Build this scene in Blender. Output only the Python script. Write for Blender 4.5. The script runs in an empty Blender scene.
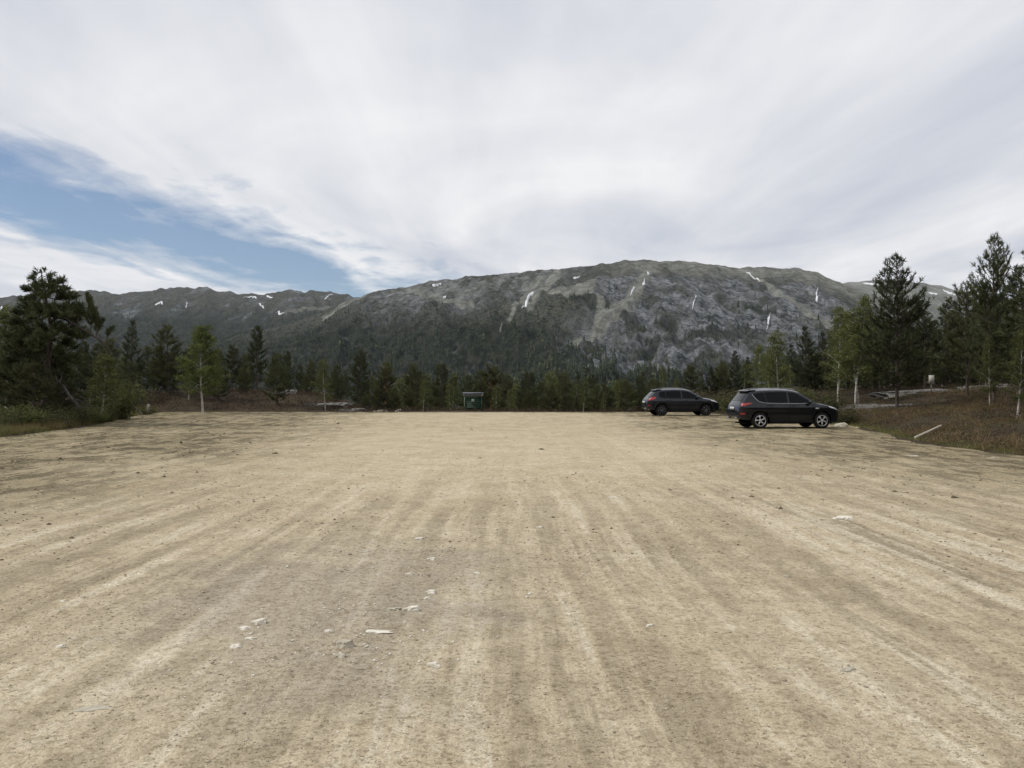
import bpy, bmesh, math, random
import numpy as np
from mathutils import Vector, Matrix, Euler

random.seed(7)
RNG = np.random.default_rng(11)
SC = bpy.context.scene
COL = SC.collection
R = math.radians

# ------------------------------------------------------------------ camera
FPX, EYE, HZ = 828.0, 1.65, 389.5          # focal length in px, eye height, horizon row
cam_d = bpy.data.cameras.new('camera')
cam_d.sensor_fit = 'HORIZONTAL'
cam_d.sensor_width = 36.0
cam_d.lens = 36.0 * FPX / 1024.0
cam_d.shift_y = (HZ - 384.0) / 1024.0
cam_d.clip_start, cam_d.clip_end = 0.05, 30000
cam = bpy.data.objects.new('camera', cam_d)
COL.objects.link(cam)
cam.location = (0, 0, EYE)
cam.rotation_euler = (R(90), 0, 0)
SC.camera = cam


def at(px, py, Y):
    return np.array([(px - 512.0) / FPX * Y, Y, EYE + (HZ - py) / FPX * Y])


# ------------------------------------------------------------------ numpy noise
_perm = np.random.default_rng(3).permutation(512)
_perm = np.concatenate([_perm, _perm, _perm])
_grad = np.random.default_rng(5).uniform(-1, 1, (512, 2))
_grad /= np.linalg.norm(_grad, axis=1)[:, None]


def perlin(x, y):
    x = np.asarray(x, float); y = np.asarray(y, float)
    xi = np.floor(x).astype(int); yi = np.floor(y).astype(int)
    xf = x - xi; yf = y - yi
    xi &= 511; yi &= 511
    u = xf * xf * xf * (xf * (xf * 6 - 15) + 10)
    v = yf * yf * yf * (yf * (yf * 6 - 15) + 10)

    def g(ix, iy, dx, dy):
        h = _perm[_perm[ix & 511] + (iy & 511)]
        gr = _grad[h & 511]
        return gr[..., 0] * dx + gr[..., 1] * dy
    a = g(xi, yi, xf, yf); b = g(xi + 1, yi, xf - 1, yf)
    c = g(xi, yi + 1, xf, yf - 1); d = g(xi + 1, yi + 1, xf - 1, yf - 1)
    return ((a + u * (b - a)) * (1 - v) + (c + u * (d - c)) * v) * 1.4


def fbm(x, y, o=4, gain=.5):
    s = 0; a = 1.0; t = 0
    for k in range(o):
        s = s + a * perlin(x * 2 ** k + 17.3 * k, y * 2 ** k - 9.1 * k); t += a; a *= gain
    return s / t


def ridged(x, y, o=4):
    s = 0; a = 1.0; t = 0
    for k in range(o):
        s = s + a * (1 - np.abs(perlin(x * 2 ** k + 31.7 * k, y * 2 ** k + 5.9 * k)) * 2); t += a; a *= .5
    return s / t


def sst(e0, e1, x):
    t = np.clip((np.asarray(x, float) - e0) / (e1 - e0), 0, 1)
    return t * t * (3 - 2 * t)


# ------------------------------------------------------------------ mesh helpers
def raw_mesh(name, V, faces, smooth=False, attrs=None):
    """faces: list of (n,k) int arrays"""
    me = bpy.data.meshes.new(name)
    V = np.asarray(V, np.float32)
    me.vertices.add(len(V))
    me.vertices.foreach_set('co', V.ravel())
    faces = [np.asarray(f, np.int32) for f in faces if len(f)]
    nl = sum(f.size for f in faces); nf = sum(len(f) for f in faces)
    me.loops.add(nl); me.polygons.add(nf)
    me.loops.foreach_set('vertex_index', np.concatenate([f.ravel() for f in faces]))
    tot = np.concatenate([np.full(len(f), f.shape[1], np.int32) for f in faces])
    st = np.concatenate([[0], np.cumsum(tot)[:-1]]).astype(np.int32)
    me.polygons.foreach_set('loop_start', st)
    me.polygons.foreach_set('loop_total', tot)
    if smooth:
        me.polygons.foreach_set('use_smooth', np.ones(nf, bool))
    me.update(calc_edges=True)
    if attrs:
        for k, arr in attrs.items():
            arr = np.asarray(arr, np.float32)
            if arr.ndim == 1:
                a = me.attributes.new(k, 'FLOAT', 'POINT'); a.data.foreach_set('value', arr)
            else:
                a = me.attributes.new(k, 'FLOAT_COLOR', 'POINT')
                c = np.ones((len(arr), 4), np.float32); c[:, :arr.shape[1]] = arr
                a.data.foreach_set('color', c.ravel())
    me.validate()
    return me


def link(name, me, mat=None, parent=None):
    o = bpy.data.objects.new(name, me)
    COL.objects.link(o)
    if mat is not None and me is not None and not me.materials:
        for m in (mat if isinstance(mat, (list, tuple)) else [mat]):
            me.materials.append(m)
    if parent is not None:
        o.parent = parent
    return o


def tag(o, label=None, cat=None, group=None, kind=None):
    if label: o['label'] = label
    if cat: o['category'] = cat
    if group: o['group'] = group
    if kind: o['kind'] = kind
    return o


def thing(name, label, cat, loc=(0, 0, 0), rz=0, group=None):
    o = bpy.data.objects.new(name, None)
    COL.objects.link(o)
    o.empty_display_size = .1
    o.location = loc; o.rotation_euler = (0, 0, rz)
    return tag(o, label, cat, group)


class MB:
    """collects geometry for one mesh"""
    def __init__(s):
        s.V = []; s.F = {}; s.n = 0

    def add(s, V, *Fs):
        V = np.asarray(V, float).reshape(-1, 3)
        for F in Fs:
            F = np.asarray(F, int)
            if len(F):
                s.F.setdefault(F.shape[1], []).append(F + s.n)
        s.V.append(V); s.n += len(V)
        return s

    def box(s, c, size, rot=None, taper=1.0):
        x, y, z = np.asarray(size) / 2
        v = np.array([[-x, -y, -z], [x, -y, -z], [x, y, -z], [-x, y, -z],
                      [-x * taper, -y * taper, z], [x * taper, -y * taper, z], [x * taper, y * taper, z], [-x * taper, y * taper, z]])
        if rot is not None:
            v = v @ np.array(Euler(rot).to_matrix()).T
        return s.add(v + np.asarray(c), [[0, 3, 2, 1], [4, 5, 6, 7], [0, 1, 5, 4], [1, 2, 6, 5], [2, 3, 7, 6], [3, 0, 4, 7]])

    def tube(s, P, rad, n=8, cap=True):
        P = np.asarray(P, float); m = len(P)
        rad = np.broadcast_to(np.asarray(rad, float), (m,))
        T = np.gradient(P, axis=0); T /= np.linalg.norm(T, axis=1)[:, None] + 1e-9
        up = np.array([0, 0, 1.0]) if abs(T[0, 2]) < .9 else np.array([1.0, 0, 0])
        ring = []
        A = np.cross(T[0], up); A /= np.linalg.norm(A)
        for i in range(m):
            A = A - T[i] * A.dot(T[i]); A /= np.linalg.norm(A) + 1e-9
            B = np.cross(T[i], A)
            a = np.linspace(0, 2 * np.pi, n, endpoint=False)
            ring.append(P[i] + rad[i] * (np.cos(a)[:, None] * A + np.sin(a)[:, None] * B))
        V = np.concatenate(ring)
        i = np.arange(m - 1)[:, None] * n; j = np.arange(n)[None]
        jn = (j + 1) % n
        F = np.stack([i + j, i + jn, i + n + jn, i + n + j], -1).reshape(-1, 4)
        s.add(V, F)
        if cap and n >= 3:
            s.add(ring[0], [list(range(n))[::-1]]); s.add(ring[-1], [list(range(n))])
        return s

    def lathe(s, prof, n=32, axis='y', c=(0, 0, 0), closed=False):
        """prof: (r, h) pairs round an axis"""
        prof = np.asarray(prof, float); m = len(prof)
        a = np.linspace(0, 2 * np.pi, n, endpoint=False)
        V = np.zeros((m, n, 3))
        r = prof[:, 0][:, None]; h = prof[:, 1][:, None]
        if axis == 'y':
            V[..., 0] = r * np.cos(a); V[..., 2] = r * np.sin(a); V[..., 1] = h
        else:
            V[..., 0] = r * np.cos(a); V[..., 1] = r * np.sin(a); V[..., 2] = h
        i = np.arange(m if closed else m - 1)[:, None]; j = np.arange(n)[None]
        i2 = (i + 1) % m; jn = (j + 1) % n
        F = np.stack([i * n + j, i2 * n + j, i2 * n + jn, i * n + jn], -1).reshape(-1, 4)
        return s.add(V.reshape(-1, 3) + np.asarray(c), F)

    def grid(s, G):
        """G: (m,n,3) points"""
        m, n = G.shape[:2]
        i = np.arange(m - 1)[:, None] * n; j = np.arange(n - 1)[None]
        F = np.stack([i + j, i + j + 1, i + n + j + 1, i + n + j], -1).reshape(-1, 4)
        return s.add(G.reshape(-1, 3), F)

    def mesh(s, name, smooth=False, attrs=None):
        return raw_mesh(name, np.concatenate(s.V), [np.concatenate(f) for f in s.F.values()], smooth, attrs)

    def build(s, name, mat, parent=None, smooth=False):
        return link(name, s.mesh(name, smooth), mat, parent)


# ------------------------------------------------------------------ materials
class NT:
    def __init__(s, name):
        s.m = bpy.data.materials.new(name); s.m.use_nodes = True
        s.t = s.m.node_tree; s.b = s.t.nodes['Principled BSDF']

    def n(s, typ, **kw):
        nd = s.t.nodes.new(typ)
        for k, v in kw.items():
            if k in nd.inputs: nd.inputs[k].default_value = v
            else: setattr(nd, k, v)
        return nd

    def l(s, a, b): s.t.links.new(a, b)

    def coord(s, scale=(1, 1, 1), rot=(0, 0, 0), out='Object'):
        tc = s.n('ShaderNodeTexCoord'); mp = s.n('ShaderNodeMapping')
        mp.inputs['Scale'].default_value = scale; mp.inputs['Rotation'].default_value = rot
        s.l(tc.outputs[out], mp.inputs[0]); return mp.outputs[0]

    def noise(s, vec, scale=1, detail=4, rough=.55, dist=0):
        nd = s.n('ShaderNodeTexNoise', Scale=scale, Detail=detail, Roughness=rough, Distortion=dist)
        s.l(vec, nd.inputs['Vector']); return nd.outputs['Fac']

    def ramp(s, fac, stops):
        nd = s.n('ShaderNodeValToRGB'); e = nd.color_ramp.elements
        while len(e) < len(stops): e.new(.5)
        for k, (p, c) in enumerate(stops):
            e[k].position = p
            e[k].color = (c, c, c, 1) if not isinstance(c, (tuple, list)) else (*c, 1)
        s.l(fac, nd.inputs[0]); return nd.outputs[0]

    def mix(s, fac, a, b, mode='MIX'):
        nd = s.n('ShaderNodeMix', data_type='RGBA', blend_type=mode)
        for v, k in ((fac, 0), (a, 6), (b, 7)):
            if isinstance(v, (int, float)): nd.inputs[k].default_value = v
            elif isinstance(v, tuple): nd.inputs[k].default_value = (*v, 1)
            else: s.l(v, nd.inputs[k])
        return nd.outputs[2]

    def math(s, op, a, b=0.0, clamp=False):
        nd = s.n('ShaderNodeMath', operation=op, use_clamp=clamp)
        for v, k in ((a, 0), (b, 1)):
            if isinstance(v, (int, float)): nd.inputs[k].default_value = v
            else: s.l(v, nd.inputs[k])
        return nd.outputs[0]

    def bump(s, h, strength=.5, dist=.02):
        nd = s.n('ShaderNodeBump', Strength=strength, Distance=dist)
        s.l(h, nd.inputs['Height']); s.l(nd.outputs[0], s.b.inputs['Normal'])

    def base(s, c, rough=.9, spec=.2):
        if isinstance(c, tuple): s.b.inputs['Base Color'].default_value = (*c, 1)
        else: s.l(c, s.b.inputs['Base Color'])
        s.b.inputs['Roughness'].default_value = rough
        s.b.inputs['Specular IOR Level'].default_value = spec
        return s


def plain(name, c, rough=.6, metal=0, spec=.4, coat=0, var=.12, scale=6):
    t = NT(name)
    n = t.noise(t.coord(), scale, 4)
    a = tuple(max(0, x * (1 - var)) for x in c); b = tuple(min(1, x * (1 + var)) for x in c)
    t.base(t.ramp(n, [(.3, a), (.7, b)]), rough, spec)
    t.b.inputs['Metallic'].default_value = metal
    t.b.inputs['Coat Weight'].default_value = coat
    t.b.inputs['Coat Roughness'].default_value = .05
    return t.m


def leaf_mat(name, dark, mid, light, scale=1.3, trans=.0):
    t = NT(name)
    v = t.coord()
    n = t.noise(v, scale, 3, .6)
    n2 = t.noise(v, scale * 14, 2, .6)
    f = t.math('ADD', t.math('MULTIPLY', n, .6), t.math('MULTIPLY', n2, .4))
    oi = t.n('ShaderNodeObjectInfo')
    c = t.ramp(f, [(.32, dark), (.5, mid), (.68, light)])
    k = t.math('ADD', t.math('MULTIPLY', oi.outputs['Random'], .5), .75)
    hsv = t.n('ShaderNodeHueSaturation')
    t.l(c, hsv.inputs['Color']); t.l(k, hsv.inputs['Value'])
    t.base(hsv.outputs[0], .75, .15)
    if trans > 0:
        tr = t.n('ShaderNodeBsdfTranslucent'); t.l(hsv.outputs[0], tr.inputs[0])
        mx = t.n('ShaderNodeMixShader'); mx.inputs[0].default_value = trans
        t.l(t.b.outputs[0], mx.inputs[1]); t.l(tr.outputs[0], mx.inputs[2])
        t.l(mx.outputs[0], t.t.nodes['Material Output'].inputs[0])
    return t.m


M = {}
M['pine'] = leaf_mat('pine_needles', (.042, .051, .024), (.077, .089, .040), (.126, .138, .064), 1.0, .2)
M['pine2'] = leaf_mat('pine_needles_olive', (.052, .059, .025), (.094, .102, .043), (.148, .152, .070), 1.0, .2)
M['spruce'] = leaf_mat('dark_needles', (.036, .044, .022), (.065, .077, .038), (.104, .116, .058), 1.0, .15)
M['birch'] = leaf_mat('birch_leaves', (.075, .098, .028), (.125, .150, .044), (.185, .205, .070), 1.2, .35)
M['birch2'] = leaf_mat('birch_leaves_dull', (.070, .082, .028), (.116, .130, .045), (.170, .180, .070), 1.2, .35)
M['shrub'] = leaf_mat('shrub_leaves', (.050, .056, .022), (.085, .088, .036), (.135, .130, .062), 1.6, .25)
M['heather'] = leaf_mat('heather', (.046, .032, .021), (.094, .068, .043), (.170, .126, .076), .45, .1)
M['bilberry'] = leaf_mat('bilberry', (.040, .044, .018), (.078, .078, .034), (.130, .120, .056), .6, .15)
M['straw'] = leaf_mat('dry_grass', (.130, .088, .042), (.215, .150, .076), (.320, .240, .135), .5, .2)
M['grass'] = leaf_mat('green_grass', (.080, .086, .030), (.140, .142, .052), (.23, .212, .095), .6, .25)


def bark(name, a, b, scale, stretch=.25):
    t = NT(name)
    n = t.noise(t.coord((1, 1, stretch)), scale, 5, .65)
    t.base(t.ramp(n, [(.35, a), (.62, b)]), .9, .15)
    t.bump(n, .6, .02)
    return t.m


M['bark'] = bark('pine_bark', (.035, .028, .022), (.13, .105, .085), 22)
M['redbark'] = bark('red_pine_bark', (.09, .042, .028), (.23, .10, .062), 16)
M['deadwood'] = bark('grey_deadwood', (.050, .046, .041), (.165, .155, .138), 20)
t = NT('birch_bark')
n = t.noise(t.coord((1, 1, 3.5)), 5, 4, .6)
t.base(t.ramp(n, [(.36, (.06, .052, .045)), (.46, (.42, .39, .34)), (.7, (.62, .59, .53))]), .8, .2)
M['birchbark'] = t.m

# rock
t = NT('rock'); v = t.coord()
n = t.noise(v, 1.6, 7, .62); n2 = t.noise(v, 9, 5, .6)
c = t.ramp(n, [(.36, (.095, .090, .085)), (.5, (.165, .158, .148)), (.64, (.25, .242, .228))])
c = t.mix(t.math('MULTIPLY', t.ramp(n2, [(.48, 0.), (.62, 1.)]), .6), c, (.085, .075, .055))
t.base(c, .9, .2); t.bump(n2, .7, .05)
M['rock'] = t.m
t = NT('pale_stone'); v = t.coord()
n = t.noise(v, 14, 6, .6)
t.base(t.ramp(n, [(.3, (.50, .455, .37)), (.55, (.74, .695, .60)), (.75, (.85, .81, .72))]), .85, .25); t.bump(n, .5, .01)
M['whitestone'] = t.m
t = NT('grey_stone'); v = t.coord()
n = t.noise(v, 16, 6, .6)
t.base(t.ramp(n, [(.3, (.32, .285, .22)), (.55, (.46, .42, .335)), (.75, (.60, .555, .455))]), .85, .25); t.bump(n, .5, .01)
M['greystone'] = t.m
t = NT('pebble'); oi = t.n('ShaderNodeNewGeometry')
c = t.ramp(oi.outputs['Random Per Island'], [(0, (.27, .225, .16)), (.45, (.38, .32, .23)), (.8, (.46, .39, .28)), (1, (.62, .56, .44))])
t.base(c, .9, .2)
M['pebble'] = t.m
t = NT('snow'); v = t.coord()
n = t.noise(v, .05, 4)
t.base(t.ramp(n, [(.3, (.60, .62, .64)), (.7, (.80, .81, .82))]), .7, .2)
M['snow'] = t.m

# ------------------------------------------------------------------ lot outline and ground height
LY = np.array([-40, 0, 20, 29, 36, 42, 50, 57, 70.])
LX = np.array([-17, -16.6, -16.9, -17.9, -19.2, -20.6, -22.6, -24.4, -27.])
RY = np.array([-40, 0, 15, 20.5, 24, 28, 33, 38, 44, 50, 57, 70.])
RX = np.array([13, 13, 13.2, 13.0, 12.7, 13.2, 14.6, 15.6, 15.0, 13.4, 12.0, 10.])
YFAR = 56.0


def lot_z(x, y):
    return 0.11 * sst(36, 49, y) + 0.05 * sst(49, 58, y) + .03 * perlin(x * .09 + 4, y * .07) * sst(4, 14, y)


def edge(x, y):
    """signed distance-like value, > 0 outside the lot"""
    w = .5 * perlin(x * .25 + 3.3, y * .25) + .2 * perlin(x * .9, y * .9 + 8)
    dl = np.interp(y, LY, LX) - x + w
    dr = x - np.interp(y, RY, RX) + w
    df = y - YFAR + .4 * w
    return np.maximum(np.maximum(dl, dr), df)


def H(x, y):
    x = np.asarray(x, float); y = np.asarray(y, float)
    z = lot_z(x, y)
    d = np.maximum(edge(x, y), 0)
    dl = np.maximum(np.interp(y, LY, LX) - x, 0)
    dr = np.maximum(x - np.interp(y, RY, RX), 0)
    dy = np.maximum(y - YFAR, 0)
    sr = sst(7, 17, x - .06 * dy)
    sl = sst(9, 17, -x - .10 * dy)
    # right bank
    right = .55 * sst(0, 3.0, d) + .85 * sst(2, 14, dr + dy * .4) + 1.2 * sst(10, 40, dr)
    left = .30 * sst(0, 3.0, d) + .95 * sst(1, 9, dl * .4 + dy) + .8 * sst(14, 60, dl)
    z = z + right * sr + left * sl
    # beyond the far edge the slope falls into the valley
    dc = np.where(dy < 40, .05 * dy + .0012 * dy ** 2, .05 * 40 + .0012 * 1600 + (dy - 40) * .13)
    ds = .0 + np.maximum(dy - 30, 0) * .05 + np.maximum(dy - 120, 0) * .06
    w = np.clip(sr + sl, 0, 1)
    z = z - np.minimum(dc * (1 - w) + ds * w, 46 + 0 * dy) * 1.0
    z = z + .34 * np.maximum(-y - 60, 0) * (1 - sst(900, 2200, -y))  # unseen hillside behind the camera, added to darken the cars' reflections
    o = sst(.2, 3, d)
    z = z + o * (.16 * fbm(x * .5, y * .5, 3) + .35 * fbm(x * .12, y * .12, 2)) + sst(60, 160, dy + dl) * 3 * fbm(x * .012, y * .012, 3)
    return z


def hz(x, y): return float(H(np.array([x]), np.array([y]))[0])


# ground sheet (non uniform grid), sunk under the lot
def axis_pts(lo, hi, fine_lo, fine_hi, step, grow):
    a = list(np.arange(fine_lo, fine_hi + 1e-6, step))
    s = step
    while a[-1] < hi: s *= grow; a.append(a[-1] + s)
    s = step
    while a[0] > lo: s *= grow; a.insert(0, a[0] - s)
    return np.array(a)


gx = axis_pts(-5000, 5000, -45, 42, .45, 1.10)
gy = axis_pts(-2500, 5200, 2, 85, .45, 1.10)
X, Y = np.meshgrid(gx, gy)
Zg = H(X, Y)
e = edge(X, Y)
Zg = np.where(e < .0, Zg - .25 * sst(0, -.7, e), Zg)
Zg = np.where(Y > 900, np.minimum(Zg, -46) - 4, Zg)
P = np.stack([X, Y, Zg], -1)
gm = MB().grid(P).mesh('ground', True)
t = NT('heath_soil'); v = t.coord()
n1 = t.noise(v, .22, 5, .6); n2 = t.noise(v, 1.6, 5, .65); n3 = t.noise(v, 9, 4, .6)
c = t.ramp(n1, [(.3, (.024, .018, .013)), (.5, (.042, .034, .021)), (.7, (.075, .060, .034))])
c = t.mix(t.ramp(n2, [(.42, 0.), (.62, .8)]), c, (.060, .042, .028))
c = t.mix(t.ramp(n3, [(.55, 0.), (.7, .6)]), c, (.14, .11, .065))
t.base(c, .95, .1); t.bump(n3, .8, .08)
M['soil'] = t.m
g = link('ground', gm, M['soil'])
tag(g, 'heather covered moorland around the gravel parking lot', 'ground', kind='structure')

# gravel lot sheet
ly = [-8.0]; s_ = .35
while ly[-1] < YFAR + 1.5:
    yy = ly[-1]
    s_ = .10 if yy < 2 else np.clip(yy * yy / (EYE * FPX) * 1.6, .03, .45)
    ly.append(yy + s_)
ly = np.array(ly)
NU = 560
u = np.linspace(0, 1, NU)
L0 = np.interp(ly, LY, LX) - 2.2; R0 = np.interp(ly, RY, RX) + 2.2
X = L0[:, None] + (R0 - L0)[:, None] * u[None]
Y = np.repeat(ly[:, None], NU, 1)
e = edge(X, Y)
Z = lot_z(X, Y)
rut = .5 * perlin(X * 1.5 + .10 * Y + .25 * perlin(X * .1, Y * .05), Y * .035 + 2.2) + .35 * perlin(X * 4.1 + .1 * Y, Y * .06) + .15 * perlin(X * 9 + .2 * Y, Y * .12)
Z = Z + .020 * rut * (1 - .75 * sst(9, 20, Y)) + .012 * fbm(X * .8, Y * .8, 4) + .006 * fbm(X * 7, Y * 7, 2)
edger = .5 * sst(-7, -17, X) + .5 * sst(7, 12, X) * sst(10, 25, Y)
Z = Z + edger * .03 * fbm(X * 2.5, Y * 1.8, 4)
Z = Z - .35 * sst(-.1, 1.6, e) - .02 * sst(-1.2, 0, e)
lot_me = MB().grid(np.stack([X, Y, Z], -1)).mesh('gravel_lot', True)

t = NT('sandy_gravel')
v = t.coord()
# warp the coordinates a little so that the tracks wander
wn = t.n('ShaderNodeTexNoise', Scale=.09, Detail=2); t.l(v, wn.inputs['Vector'])
wsub = t.n('ShaderNodeVectorMath', operation='SUBTRACT'); t.l(wn.outputs['Color'], wsub.inputs[0]); wsub.inputs[1].default_value = (.5, .5, .5)
wsc = t.n('ShaderNodeVectorMath', operation='MULTIPLY'); t.l(wsub.outputs[0], wsc.inputs[0]); wsc.inputs[1].default_value = (1.1, .8, 0)
wad = t.n('ShaderNodeVectorMath', operation='ADD'); t.l(v, wad.inputs[0]); t.l(wsc.outputs[0], wad.inputs[1])


def mapped(vec, scale, rz):
    mp = t.n('ShaderNodeMapping'); mp.inputs['Scale'].default_value = scale; mp.inputs['Rotation'].default_value = (0, 0, R(rz))
    t.l(vec, mp.inputs[0]); return mp.outputs[0]


trA = t.noise(mapped(wad.outputs[0], (1, .045, 1), 2), 2.7, 7, .66)       # tyre tracks along the lot
trB = t.noise(mapped(wad.outputs[0], (1, .05, 1), 7), 1.7, 6, .66)      # tracks turning to the left
trC = t.noise(mapped(wad.outputs[0], (1, .045, 1), -5), 2.6, 7, .7)
big = t.noise(v, .12, 4, .5); mid = t.noise(v, .7, 5, .6); fine = t.noise(v, 14, 6, .72); grit = t.noise(v, 90, 3, .7)
gritv = t.n('ShaderNodeTexVoronoi', Scale=42); t.l(v, gritv.inputs['Vector'])
sx = t.n('ShaderNodeSeparateXYZ'); t.l(v, sx.inputs[0])
lft = t.n('ShaderNodeMapRange', interpolation_type='SMOOTHSTEP'); t.l(sx.outputs['X'], lft.inputs[0])
for k, val in ((1, -2.), (2, -8.), (3, 0.), (4, 1.)): lft.inputs[k].default_value = val
rgt = t.n('ShaderNodeMapRange', interpolation_type='SMOOTHSTEP'); t.l(sx.outputs['X'], rgt.inputs[0])
for k, val in ((1, .5), (2, 4.), (3, 0.), (4, 1.)): rgt.inputs[k].default_value = val
c = t.ramp(mid, [(.35, (.675, .575, .400)), (.5, (.745, .645, .462)), (.65, (.805, .715, .530))])
dark = (.40, .338, .242)
fj = t.math('MULTIPLY', t.math('SUBTRACT', fine, .5), .30)
fj = t.math('ADD', fj, t.math('MULTIPLY', t.math('SUBTRACT', t.noise(v, 3.2, 5, .65), .5), .22))
trA = t.math('ADD', trA, fj); trB = t.math('ADD', trB, fj); trC = t.math('ADD', trC, fj)
nearm = t.n('ShaderNodeMapRange', interpolation_type='SMOOTHSTEP'); t.l(sx.outputs['Y'], nearm.inputs[0])
for k, val in ((1, 7.), (2, 19.), (3, 1.), (4, .16)): nearm.inputs[k].default_value = val
near = nearm.outputs[0]
brk = t.ramp(t.noise(v, .33, 4, .6), [(.40, .45), (.58, 1.)])
trk = t.ramp(trA, [(.44, 1.), (.485, .45), (.52, 0.)])
c = t.mix(t.math('MULTIPLY', near, .28), c, (.50, .435, .325))
c = t.mix(t.math('MULTIPLY', t.math('MULTIPLY', t.math('MULTIPLY', trk, brk), .78), near), c, dark)
trk2 = t.math('MULTIPLY', t.ramp(trB, [(.40, 1.), (.48, 0.)]), lft.outputs[0])
c = t.mix(t.math('MULTIPLY', t.math('MULTIPLY', t.math('MULTIPLY', trk2, brk), .6), near), c, dark)
trk3 = t.math('MULTIPLY', t.ramp(trC, [(.42, 1.), (.50, 0.)]), rgt.outputs[0])
c = t.mix(t.math('MULTIPLY', t.math('MULTIPLY', trk3, .8), near), c, dark)
ligh = t.ramp(trA, [(.565, 0.), (.595, 1.)])
c = t.mix(t.math('MULTIPLY', t.math('MULTIPLY', ligh, .7), near), c, (.86, .785, .63))
# grey packed patch
gp = t.n('ShaderNodeVectorMath', operation='DISTANCE'); 
gpm = t.n('ShaderNodeMapping'); gpm.inputs['Location'].default_value = (1.55 * 0.55, -6.6 * .30, 0); gpm.inputs['Scale'].default_value = (.55, .30, 0)
t.l(wad.outputs[0], gpm.inputs[0]); t.l(gpm.outputs[0], gp.inputs[0]); gp.inputs[1].default_value = (0, 0, 0)
gm_ = t.math('ADD', gp.outputs['Value'], t.math('MULTIPLY', t.math('SUBTRACT', mid, .5), 2.6))
gmask = t.ramp(gm_, [(.35, 1.), (1.1, 0.)])
c = t.mix(t.math('MULTIPLY', gmask, .62), c, (.475, .430, .350))
# rough darker clods towards the sides
cl = t.noise(mapped(v, (1, .40, 1), 12), 1.7, 7, .78)
at_ = t.n('ShaderNodeAttribute', attribute_name='rough')
c = t.mix(t.math('MULTIPLY', at_.outputs['Fac'], .9), c, (.365, .315, .195))
c = t.mix(t.math('MULTIPLY', at_.outputs['Fac'], t.ramp(cl, [(.47, 0.), (.54, 1.)])), c, (.165, .138, .086))
# grit: pale and dark grains as a multiplier on the soil colour
med = t.noise(mapped(v, (1, .7, 1), 30), 4.5, 5, .7)
c = t.mix(1.0, c, t.ramp(med, [(.40, (.86, .85, .83)), (.50, (.95, .945, .935)), (.58, (1, 1, 1))]), 'MULTIPLY')
c = t.mix(1.0, c, t.ramp(fine, [(.38, (1, 1, 1)), (.48, (.92, .915, .905)), (.57, (.80, .785, .76)), (.66, (.62, .60, .56))]), 'MULTIPLY')
c = t.mix(1.0, c, t.ramp(grit, [(.38, (1, 1, 1)), (.48, (.92, .915, .90)), (.58, (.78, .76, .74)), (.66, (.55, .52, .49))]), 'MULTIPLY')
gsep = t.n('ShaderNodeSeparateColor'); t.l(gritv.outputs['Color'], gsep.inputs[0])
c = t.mix(1.0, c, t.ramp(gsep.outputs[0], [(0, (.62, .60, .57)), (.12, (.80, .78, .76)), (.4, (.92, .91, .90)), (.9, (1, 1, 1))]), 'MULTIPLY')
t.base(c, .95, .12)
hgt = t.math('ADD', t.math('MULTIPLY', fine, .6), t.math('MULTIPLY', grit, .4))
t.bump(hgt, .6, .025)
M['gravel'] = t.m
rough = np.clip(sst(-2.5, -10.5, X + .10 * (Y - 14)) * sst(8, 15, Y) * .95 + sst(3, 10, X) * sst(8, 18, Y) * .8 + sst(22, 40, Y) * .12 + .9 * sst(-3.6, -.3, e), 0, 1) * np.clip(.95 + .9 * fbm(X * .25, Y * .2, 3), 0, 1.2)
a = lot_me.attributes.new('rough', 'FLOAT', 'POINT'); a.data.foreach_set('value', np.clip(rough, 0, 1).astype(np.float32).ravel())
lot = link('gravel_lot', lot_me, M['gravel'])
tag(lot, 'wide tan sandy gravel parking lot with faint tyre tracks', 'gravel lot', kind='structure')

# ------------------------------------------------------------------ mountains
def interp_pts(pts, px):
    p = np.array(pts, float)
    return np.interp(px, p[:, 0], p[:, 1])


MAIN = [(-700, 420), (-200, 385), (0, 362), (150, 350), (230, 338), (280, 326), (320, 311), (345, 300), (357, 297), (380, 291), (400, 287), (420, 283), (435, 280), (450, 279), (480, 275.5), (510, 273), (550, 269), (580, 266), (610, 263), (625, 261.5), (640, 261),
        (665, 260), (680, 260.5), (690, 262), (715, 264), (740, 268), (758, 267), (775, 266), (800, 267), (815, 271), (826, 276), (840, 282), (860, 291), (880, 299), (920, 315), (1000, 330), (1100, 345), (1400, 380), (1800, 420)]
LEFTR = [(-900, 330), (-500, 300), (-150, 292), (0, 297), (40, 293.5), (80, 290), (105, 291.5), (130, 294), (160, 290), (185, 287), (200, 286), (210, 287), (222, 290.5), (235, 293), (255, 294), (275, 291.5), (290, 290), (310, 290), (325, 291.5), (345, 294), (357, 297), (400, 310), (500, 330), (700, 380)]
RIGHTR = [(500, 380), (700, 320), (790, 295), (830, 284), (850, 282), (880, 280.5), (905, 281), (930, 284), (960, 291), (1000, 297), (1040, 303), (1150, 300), (1400, 330), (1800, 370)]


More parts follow.
